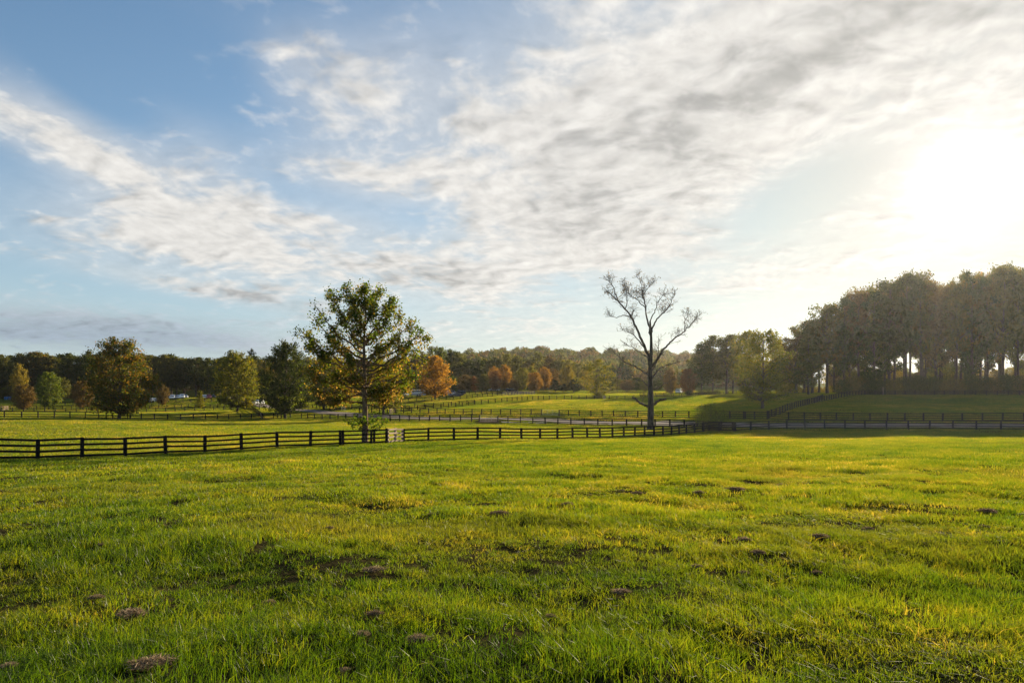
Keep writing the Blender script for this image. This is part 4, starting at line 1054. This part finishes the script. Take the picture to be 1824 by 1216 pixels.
fence('black fence rising over the far meadow to the lone yellow green tree', auto_pts(C4, 2.55))
fence('fence piece with sunlight painted pale at the lower end of the rising meadow fence', [at(694, 153.8), at(704, 159.0)], wood=True, side=1)  # sunlit bay of the fence, its brightness put into the board colour
fence('fence running behind the big autumn tree toward the trailer meadow', auto_pts([(598, 186), (650, 183), (719, 181), (790, 180.5), (845, 187)], 2.6))
fence('far fence in front of the trailer and the orange tree', auto_pts([(700, 216), (760, 214), (830, 222), (893, 236), (952, 262)], 2.6))
fence('farthest thin fence in front of the autumn row', auto_pts([(690, 234), (790, 234), (860, 246), (930, 262)], 2.8))
fence('dark fence along the foot of the tree clump behind the mound', auto_pts([(1140, 232), (1230, 228), (1330, 222), (1400, 214)], 2.6))
CA = [(-120, 186), (26, 190), (200, 193), (404, 192), (462, 186)]
fence('three board fence across the far left paddock behind the rust and green tree', auto_pts(CA, 2.75), boards=(1.185, 0.72, 0.26))
fence('fence along the near edge of the far left track', auto_pts([(-60, 214), (100, 216), (300, 220), (440, 214)], 2.6))
fence('fence along the far edge of the far left track', auto_pts([(30, 236), (180, 240), (300, 246), (440, 246)], 2.6))
fence('fence curving beside the pale lane bend by the dark green tree', auto_pts([(468, 158.5), (452, 178), (436, 196), (425, 214)], 2.5))
fence('fence at the lane bend behind the dark green tree', auto_pts([(536, 200), (566, 192), (606, 178.5)], 2.5))
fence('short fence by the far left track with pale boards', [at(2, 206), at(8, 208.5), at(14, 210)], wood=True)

# ------------------------------------------------------------------ pipe gates
def gate(label, a, b, h=1.15, group=None):
    e = empty('pipe_gate', a, label, 'gate', group)
    fr = MB(); rl = MB(); t = b - a
    def tb(m, p, q, r): m.tube([p, p + (q - p) * .5, q], [r, r, r], 6)
    z0, z1 = Vector((0, 0, 0.16)), Vector((0, 0, h))
    for s in (0.02, 0.34, 0.66, 0.98): tb(fr, t * s + z0, t * s + z1, 0.022)
    tb(fr, t * .02 + z1, t * .98 + z1, 0.024); tb(fr, t * .02 + z0, t * .98 + z0, 0.024)
    for k in range(1, 5):
        z = z0 + (z1 - z0) * (k / 5)
        tb(rl, t * .025 + z, t * .975 + z, 0.013)
    link('gate_frame', fr.mesh('gate_frame', M['steel'], True), e)
    link('rail', rl.mesh('gate_rail', M['steel'], True), e)
gate('thin grey pipe gate closing the gap of the near lane fence', at(855, 125.9), at(886, 126))
gate('thin grey pipe gate closing the gap of the far lane fence', at(966.3, 139.4), at(994.5, 137.2))
gate('pipe gate at the lane bend beside the dark green tree trunk', at(463.5, 163), at(468, 159))
gate('pipe gate behind the lane left of the big autumn trunk', at(608, 178), at(616, 175))

# ------------------------------------------------------------------ parked vehicles
def loft(profile, halfw, tuck=0.0):
    """side profile (x, z) closed polygon extruded to +-halfw with the upper part tucked in"""
    P = np.array(profile, float); n = len(P); zmax = P[:, 1].max(); zmin = P[:, 1].min()
    hw = halfw - tuck * np.clip((P[:, 1] - zmin) / (zmax - zmin), 0, 1) ** 1.5
    V = np.r_[np.c_[P[:, 0], hw, P[:, 1]], np.c_[P[:, 0], -hw, P[:, 1]]]
    return V, n
def solid(name, profile, halfw, mat, tuck=0.0):
    import bmesh
    V, n = loft(profile, halfw, tuck)
    bm = bmesh.new(); vs = [bm.verts.new(v) for v in V]
    bm.faces.new(vs[:n]); bm.faces.new(list(reversed(vs[n:])))
    for i in range(n): bm.faces.new((vs[i], vs[n + i], vs[n + (i + 1) % n], vs[(i + 1) % n]))
    bmesh.ops.recalc_face_normals(bm, faces=bm.faces)
    bmesh.ops.bevel(bm, geom=list(bm.edges), offset=0.035, segments=2, affect='EDGES')
    me = bpy.data.meshes.new(name); bm.to_mesh(me); bm.free(); me.materials.append(mat); return me
def wheel_mesh():
    m = MB(); m.tube([(0, -.11, 0), (0, -.10, 0), (0, .10, 0), (0, .11, 0)], [.27, .33, .33, .27], 20)
    a = np.arange(20) * 2 * PI / 20
    for y in (-.112, .112):
        V = np.r_[[(0, y, 0)], np.c_[.27 * np.cos(a), np.full(20, y), .27 * np.sin(a)]]
        m.raw(V, (), [(0, 1 + i, 1 + (i + 1) % 20) for i in range(20)])
    return m.mesh('wheel', M['rubber'])
WH = wheel_mesh()
SUVB = [(-2.2, .32), (2.2, .32), (2.28, .55), (2.2, .92), (1.15, 1.05), (-2.2, 1.08), (-2.28, .6)]
SUVC = [(1.10, 1.02), (.45, 1.60), (.2, 1.66), (-1.75, 1.66), (-2.12, 1.05)]
SEDB = [(-2.3, .30), (2.3, .30), (2.36, .5), (2.25, .74), (1.0, .90), (-1.6, .95), (-2.3, .92), (-2.38, .55)]
SEDC = [(.95, .88), (.15, 1.38), (-.1, 1.43), (-.95, 1.42), (-1.75, .93)]
def car(label, u, d, heading, paint, suv=True, group='cars parked by the left woods', hat=0):
    B, Cc = (SUVB, SUVC) if suv else (SEDB, SEDC)
    key = ('s' if suv else 'c') + paint
    if key not in CARM:
        w = 0.92
        body = solid('car_body', B, w, M[paint], 0.06)
        cab = solid('car_cabin', Cc, w - 0.07, M[paint], 0.16)
        P = np.array(Cc); c = P.mean(0); Pg = c + (P - c) * [0.86, 0.72] + [0, .03]
        win = solid('car_windows', Pg, w - 0.045, M['glass'], 0.135)
        Ps = c + (P - c) * [1.012, 0.80] + [0, -.01]
        scr = solid('car_screens', Ps, w - 0.20, M['glass'], 0.12)
        hl = MB(); hl.box((2.24, 0, 0), (.1, .36, .16)); hlm = hl.mesh('headlight', M['lens'])
        tl = MB(); tl.box((-2.25, 0, 0), (.1, .2, .2)); tlm = tl.mesh('tail_light', M['red'])
        CARM[key] = (body, cab, win, scr, hlm, tlm)
    body, cab, win, scr, hlm, tlm = CARM[key]
    b = at(u, d)
    e = empty('parked_car', b, label, 'car', group); e.rotation_euler = (0, 0, heading)
    link('body', body, e); cb_ = link('cabin', cab, e); link('side_windows', win, cb_); link('windscreens', scr, cb_)
    for x in (-1.4, 1.4):
        for y in (-.82, .82): link('wheel', WH, e, (x, y, .33))
    for y in (-.62, .62): link('headlight', hlm, e, (0, y, .68)); link('tail_light', tlm, e, (0, y, .8))
CARM = {}
car('dark car nearest the small rust brown young tree in the left row', 300.5, 262, R(-70), 'blackcar')
car('white car second in the left row', 307, 261, R(-70), 'white', True)
car('silver car in the middle of the left row', 313, 262, R(-70), 'silver', False)
car('white car with low roof in the left row', 319, 263, R(-70), 'white', False)
car('white tall car fourth from the right end of the left row', 324.5, 264, R(-70), 'white', True)
car('small silver car at the right end of the left row', 330, 266, R(-70), 'silver', False)
car('white car seen under the right edge of the rust tree', 267, 248, R(-40), 'white', True)
car('silver car beside the white one under the rust tree', 274, 250, R(-40), 'silver', False)
car('red car behind the small conical young tree', 372, 262, R(-70), 'red', True)
car('white car left of the yellow green tree trunk', 364, 264, R(-70), 'white', False)
car('dark car left of the yellow green tree trunk', 380, 264, R(-70), 'navy', True)
car('white car at the end of the pale lane, between the two round trees', 459.5, 226, R(-110), 'white', True)
car('light silver car in the meadow right of the orange tree', 800, 238, R(200), 'silver', True, 'cars parked right of the orange tree')
car('dark blue car in the meadow right of the orange tree', 811, 232, R(205), 'navy', False, 'cars parked right of the orange tree')
car('black car hidden in shade beyond the dark blue car', 818, 240, R(190), 'blackcar', True, 'cars parked right of the orange tree')
car('white car left of the white trailer', 721, 240, R(-60), 'white', True, 'vehicles by the trailer')
car('white car under the deep red tree', 880, 290, R(10), 'white', False, None)
car('dark car parked at the end of the far fence', 911, 276, R(30), 'blackcar', True, None)
car('white car between the brown trees right of the bare trunk', 1210, 262, R(60), 'white', True, None)
def trailer():
    b = at(746, 236)
    e = empty('horse_trailer', b, 'white box trailer standing in front of the orange tree', 'trailer'); e.rotation_euler = (0, 0, R(8))
    link('body', solid('trailer_body', [(-2.6, .5), (2.5, .5), (2.9, 1.1), (2.75, 2.35), (2.3, 2.5), (-2.6, 2.5)], 1.05, M['white'], 0.05), e)
    link('window', solid('trailer_window', [(-2.0, 1.7), (1.8, 1.7), (1.8, 2.1), (-2.0, 2.1)], 1.06, M['glass'], 0.0), e)
    m = MB(); m.beam((2.8, 0, .5), (4.1, 0, .48), .12, .12); link('drawbar', m.mesh('drawbar', M['steel']), e)
    for x in (-.5, .4):
        for y in (-1.0, 1.0): link('wheel', WH, e, (x, y, .33))
trailer()
def marker(label, u, d, w, h, mat, name, cat):
    b = at(u, d); m = MB()
    m.box((0, 0, h / 2), (w, .12, h)); m.beam((-w * .4, .1, 0), (-w * .4, .1, h), .08, .08); m.beam((w * .4, .1, 0), (w * .4, .1, h), .08, .08)
    o = link(name, m.mesh(name, M[mat]), None, b - Vector((0, 0, .15))); tag(o, label, cat)
marker('small pale board on the far meadow fence beside the lone tree', 1076.5, 212.5, .8, 1.45, 'pale_sunlit_wood', 'sunlit_fence_board', 'board')  # fence section; its sunlit face is painted in as a pale wood tone
for i, u in enumerate((9.5, 14, 18)):
    b = at(u, 296); m = MB()
    m.tube([(0, 0, 0), (0, 0, .05), (0, 0, .5), (0, 0, 1.25), (0, 0, 1.3)], [.38, .42, .45, .42, .3], 14)
    o = link('barrel', m.mesh('barrel', M['blue'], True), None, b)
    tag(o, 'blue barrel in front of the woods at the far left edge', 'barrel', 'blue barrels by the left woods')
def pale_post():
    b = at(1573, 181.5); m = MB(); m.tube([(0, 0, -.3), (0, 0, 1), (0, 0, 2.2), (0, 0, 2.25)], [.09, .085, .08, .03], 10)
    tag(link('marker_post', m.mesh('marker_post', M['pale_sunlit_wood'], True), None, b), 'slim pale post in front of the hedge under the stand', 'post')
pale_post()

# ------------------------------------------------------------------ clods of dry cut grass
def clump_mesh(seed, dark=0.0, n=620):
    rng = np.random.default_rng(seed)
    a = rng.uniform(0, 2 * PI, n); r = np.sqrt(rng.random(n)) ; ir = 1 + .25 * np.sin(3 * a + seed) + .15 * np.sin(5 * a + 2 * seed)
    x, y = r * ir * np.cos(a) * .5, r * ir * np.sin(a) * .42
    z = .20 * np.clip(1 - r ** 1.6, 0, 1) * rng.uniform(.2, 1.1, n) + .03
    th = rng.uniform(0, 2 * PI, n); L = rng.uniform(.12, .34, n); el = rng.normal(.1, .42, n)
    dv = np.c_[np.cos(th) * np.cos(el), np.sin(th) * np.cos(el), np.sin(el)] * L[:, None]
    C = np.c_[x, y, z]; sd = np.c_[-np.sin(th), np.cos(th), rng.normal(0, .5, n)] * .011
    mid = C + dv * .5 + np.c_[np.zeros((n, 2)), rng.uniform(0, .04, n)]
    V = np.stack([C - sd, C + sd, mid + sd, mid - sd, C + dv], 1).reshape(-1, 3)
    k = np.arange(n)[:, None] * 5
    Q = k + np.array([[0, 1, 2, 3]]); T3 = k + np.array([[3, 2, 4]])
    c = np.clip(rng.normal(.5 - dark, .22, n), 0, 1)
    # rough core so the heap is solid
    g = 12; u, v = np.meshgrid(np.linspace(0, 2 * PI, g, endpoint=False), np.linspace(0, 1, 6))
    irr = 1 + .25 * np.sin(3 * u + seed) + .15 * np.sin(5 * u + 2 * seed)
    core = np.c_[(v * irr * np.cos(u) * .42).ravel(), (v * irr * np.sin(u) * .36).ravel(), (.13 * (1 - v ** 1.6) - .03 * v + rng.normal(0, .008, v.shape)).ravel()]
    i, j = np.meshgrid(np.arange(5), np.arange(g), indexing='ij'); b0 = len(V)
    Qc = np.stack([i * g + j, i * g + (j + 1) % g, (i + 1) * g + (j + 1) % g, (i + 1) * g + j], -1).reshape(-1, 4) + b0
    tint = np.r_[np.repeat(c, 5), np.full(len(core), .12)]
    T = np.c_[tint, tint, tint, np.ones(len(tint))]
    return mesh_np('straw_clump', np.r_[V, core], np.r_[Q, Qc], T3, M['straw'], False, {'tint': T})
CLM = [clump_mesh(1), clump_mesh(2), clump_mesh(3), clump_mesh(4, .15), clump_mesh(5, .18)]
CLUMPS = [(265, 1188, 64, 0, 'biggest straw brown clump of cut grass, lowest at left in the meadow'), (232, 1096, 46, 1, 'straw brown clump of cut grass above the biggest one at left'), (172, 1067, 26, 2, None),
          (587, 940, 22, 4, 'dark upright clod in the meadow below the autumn tree trunk'), (180, 972, 22, 3, None), (290, 935, 18, 3, None), (665, 1018, 32, 0, None), (668, 1097, 36, 3, None),
          (645, 1133, 26, 1, 'pale straw clump left of a wider one near the bottom middle'), (745, 1141, 40, 2, 'wide pale straw clump near the bottom middle'), (612, 1196, 18, 0, None), (16, 1190, 26, 1, None), (890, 913, 40, 3, None),
          (1012, 897, 26, 4, 'dark clod in the middle meadow, left end of a loose row of clods'), (1134, 877, 26, 3, None), (1245, 876, 26, 4, None), (1312, 870, 40, 4, 'widest dark clod of the loose row in the sunlit meadow'), (1392, 862, 22, 3, None),
          (1462, 957, 38, 4, 'round dark brown clod below the loose row at right'), (1326, 961, 24, 2, None), (1545, 941, 28, 3, None), (1350, 984, 32, 3, None), (1105, 1057, 32, 1, 'pale straw clump at the centre of the lower right meadow'),
          (1760, 911, 36, 4, 'dark clod near the right picture edge'), (1752, 938, 26, 3, None), (1455, 1022, 26, 3, None), (1325, 1022, 24, 3, None), (822, 800, 9, 4, None), (770, 915, 22, 3, None), (1108, 872, 12, 3, None), (1580, 800, 12, 3, None),
          (1050, 880, 14, 3, None), (700, 860, 12, 3, None), (1240, 1010, 20, 2, None), (480, 1075, 22, 2, None), (980, 1100, 20, 2, None)]
CLEAR = []
for (u, v, w, k, lab) in CLUMPS:
    p = pix_ground(u, v + 4); CLEAR.append((p.x, p.y, w / F * p.y * .55)); p.z += 0.035
    o = link('straw_clump', CLM[k], None, p); s = w / F * p.y * (1.0 if k < 3 else 0.75)
    o.scale = (s, s * random.uniform(.8, 1.1), s * random.uniform(0.5, 0.75)); o.rotation_euler = (0, 0, random.uniform(-.5, .5))
    tag(o, lab or ('small straw coloured scrap of cut grass in the meadow' if k < 3 else 'small dark scrap of cut grass in the meadow'), 'straw clump', 'clumps of cut grass')

# ------------------------------------------------------------------ grass
def tuft_mesh(name, seed, radius, n, hmin, hmax, w, lean=0.5, dry=0.45):
    rng = np.random.default_rng(seed)
    a = rng.uniform(0, 2 * PI, n); r = np.sqrt(rng.random(n)) * radius
    base = np.c_[r * np.cos(a), r * np.sin(a), np.full(n, -0.015)]
    th = rng.uniform(0, 2 * PI, n); h = rng.uniform(hmin, hmax, n) * rng.uniform(.75, 1.1, n)
    ln = np.abs(rng.normal(0, lean, n)) * h
    d = np.c_[np.cos(th), np.sin(th), np.zeros(n)]
    fa = rng.uniform(0, 2 * PI, n); side = np.c_[np.cos(fa), np.sin(fa), np.zeros(n)] * (w * rng.uniform(.6, 1.3, n))[:, None] * .5
    up = np.array([0, 0, 1.0])
    m1 = base + up * (h * .5)[:, None] + d * (ln * .28)[:, None]
    tip = base + up * (h * rng.uniform(.72, 1.0, n))[:, None] + d * ln[:, None]
    V = np.stack([base - side, base + side, m1 + side * .85, m1 - side * .85, tip], 1).reshape(-1, 3)
    k = np.arange(n)[:, None] * 5
    c = np.clip(rng.normal(dry, .2 if radius < 1 else .08, n) + (rng.random(n) < (.08 if radius < 1 else 0)) * .55, 0, 1)
    hh = np.tile([0, 0, .5, .5, 1], n)
    T = np.c_[np.repeat(c, 5), hh, np.zeros(n * 5), np.ones(n * 5)]
    return bpy.data.objects.new(name, mesh_np(name, V, k + np.array([[0, 1, 2, 3]]), k + np.array([[3, 2, 4]]), M['grass'], False, {'tint': T}))
def build_grass():
    coll = bpy.data.collections.new('grass_tufts')
    spec = [(0.12, 54, .045, .125, .0052, .8), (0.24, 78, .055, .125, .0105, .75), (0.6, 90, .08, .16, .026, .5), (1.5, 120, .09, .17, .06, .45)]
    NV = 4
    for k, (rad, n, h0, h1, w, ln) in enumerate(spec):
        for i in range(NV): coll.objects.link(tuft_mesh(f'grass_tuft_{k}{i}', 900 + k * 10 + i, rad, n, h0, h1, w, ln, (.42, .45, .55, .80)[k]))  # far tufts tinted paler, painting in their sunlit brightness
    rng = np.random.default_rng(8)
    allp = []
    def ring(k, r0, r1, dens, half):
        A = half * (r1 * r1 - r0 * r0); n = int(A * dens)
        rr = np.sqrt(rng.uniform(r0 * r0, r1 * r1, n)); th = rng.uniform(-half, half, n)
        x, y = rr * np.sin(th), rr * np.cos(th)
        allp.append(np.c_[x, y, np.full(n, k)])
    ring(0, 1.2, 6, 120, R(62)); ring(0, 6, 11, 75, R(50)); ring(0, 11, 15, 30, R(48))
    ring(1, 9, 14, 14, R(48)); ring(1, 14, 26, 26, R(47)); ring(1, 26, 32, 12, R(46))
    ring(2, 24, 32, 3.0, R(46)); ring(2, 32, 62, 5.0, R(45)); ring(2, 62, 75, 2.5, R(45))
    ring(3, 60, 75, .6, R(45)); ring(3, 75, 230, .85, R(44)); ring(3, 230, 300, .4, R(42))
    P = np.concatenate(allp)
    dl = seg_dist(P[:, 0], P[:, 1], LANE) ; ds = np.minimum(seg_dist(P[:, 0], P[:, 1], SPUR), seg_dist(P[:, 0], P[:, 1], SPUR2))
    far = P[:, 1] > 80
    near = np.zeros(len(P), bool)
    for cx, cyy, cr in CLEAR: near |= np.hypot(P[:, 0] - cx, (P[:, 1] - cyy) / 1.25 + .02) < cr * .85 + .04
    pk = sum(np.sin(P[:, 0] * a + P[:, 1] * b + c) for a, b, c in ((1.7, .9, 1), (-1.1, 2.0, 2), (.6, -1.5, 4), (3.1, 2.3, .3), (-2.4, 3.6, 5), (4.7, -3.3, 2))) / 3
    near |= (P[:, 1] < 34) & (rng.random(len(P)) > np.clip(.78 + .34 * pk, .42, 1))
    keep = ~near & ~(far & ((dl < LANE_W / 2 + 1.0) | (ds < 3.2)))
    P = P[keep]; n = len(P)
    z = ground(P[:, 0], P[:, 1])
    # taller rank patches and short worn ones
    pt = sum(np.sin(P[:, 0] * a + P[:, 1] * b + c) for a, b, c in ((.9, .5, 1), (-.6, 1.1, 2), (.35, -.8, 4), (1.9, 1.3, .3), (-1.2, 2.2, 5))) / 5
    s = rng.uniform(.8, 1.2, n) * (1 + .75 * pt * np.where(P[:, 1] < 40, 1, .4))
    k = P[:, 2].astype(int)
    sc = np.c_[rng.uniform(.85, 1.2, n), rng.uniform(.85, 1.2, n), np.clip(s, .5, 1.7)]
    rot = np.c_[np.zeros((n, 2)), rng.uniform(0, 6.28, n)]
    o = gn_scatter('grass', np.c_[P[:, :2], z], sc, rot, k * NV + rng.integers(0, NV, n), coll)
    tag(o, 'mown pasture grass lit yellow green by the low sun', 'grass', None, 'stuff')
    print('grass tufts', n)
build_grass()

# ------------------------------------------------------------------ haze
def build_haze():
    m, nt, out = new_mat('evening_haze')
    v = nt.nodes.new('ShaderNodeVolumePrincipled')
    v.inputs['Color'].default_value = (0.95, 0.97, 1.0, 1)
    v.inputs['Density'].default_value = HAZE_DENSITY
    v.inputs['Anisotropy'].default_value = HAZE_G
    nt.links.new(v.outputs[0], out.inputs['Volume'])
    mb = MB(); x0, x1, y0, y1, z0, z1 = -1250, 1250, -90, 1480, -8, 82
    mb.box(((x0 + x1) / 2, (y0 + y1) / 2, (z0 + z1) / 2), (x1 - x0, y1 - y0, z1 - z0))
    o = link('haze', mb.mesh('haze', m)); tag(o, 'thin evening haze over the fields', 'haze', None, 'stuff')
HAZE_DENSITY, HAZE_G = 0.00005, 0.68
build_haze()
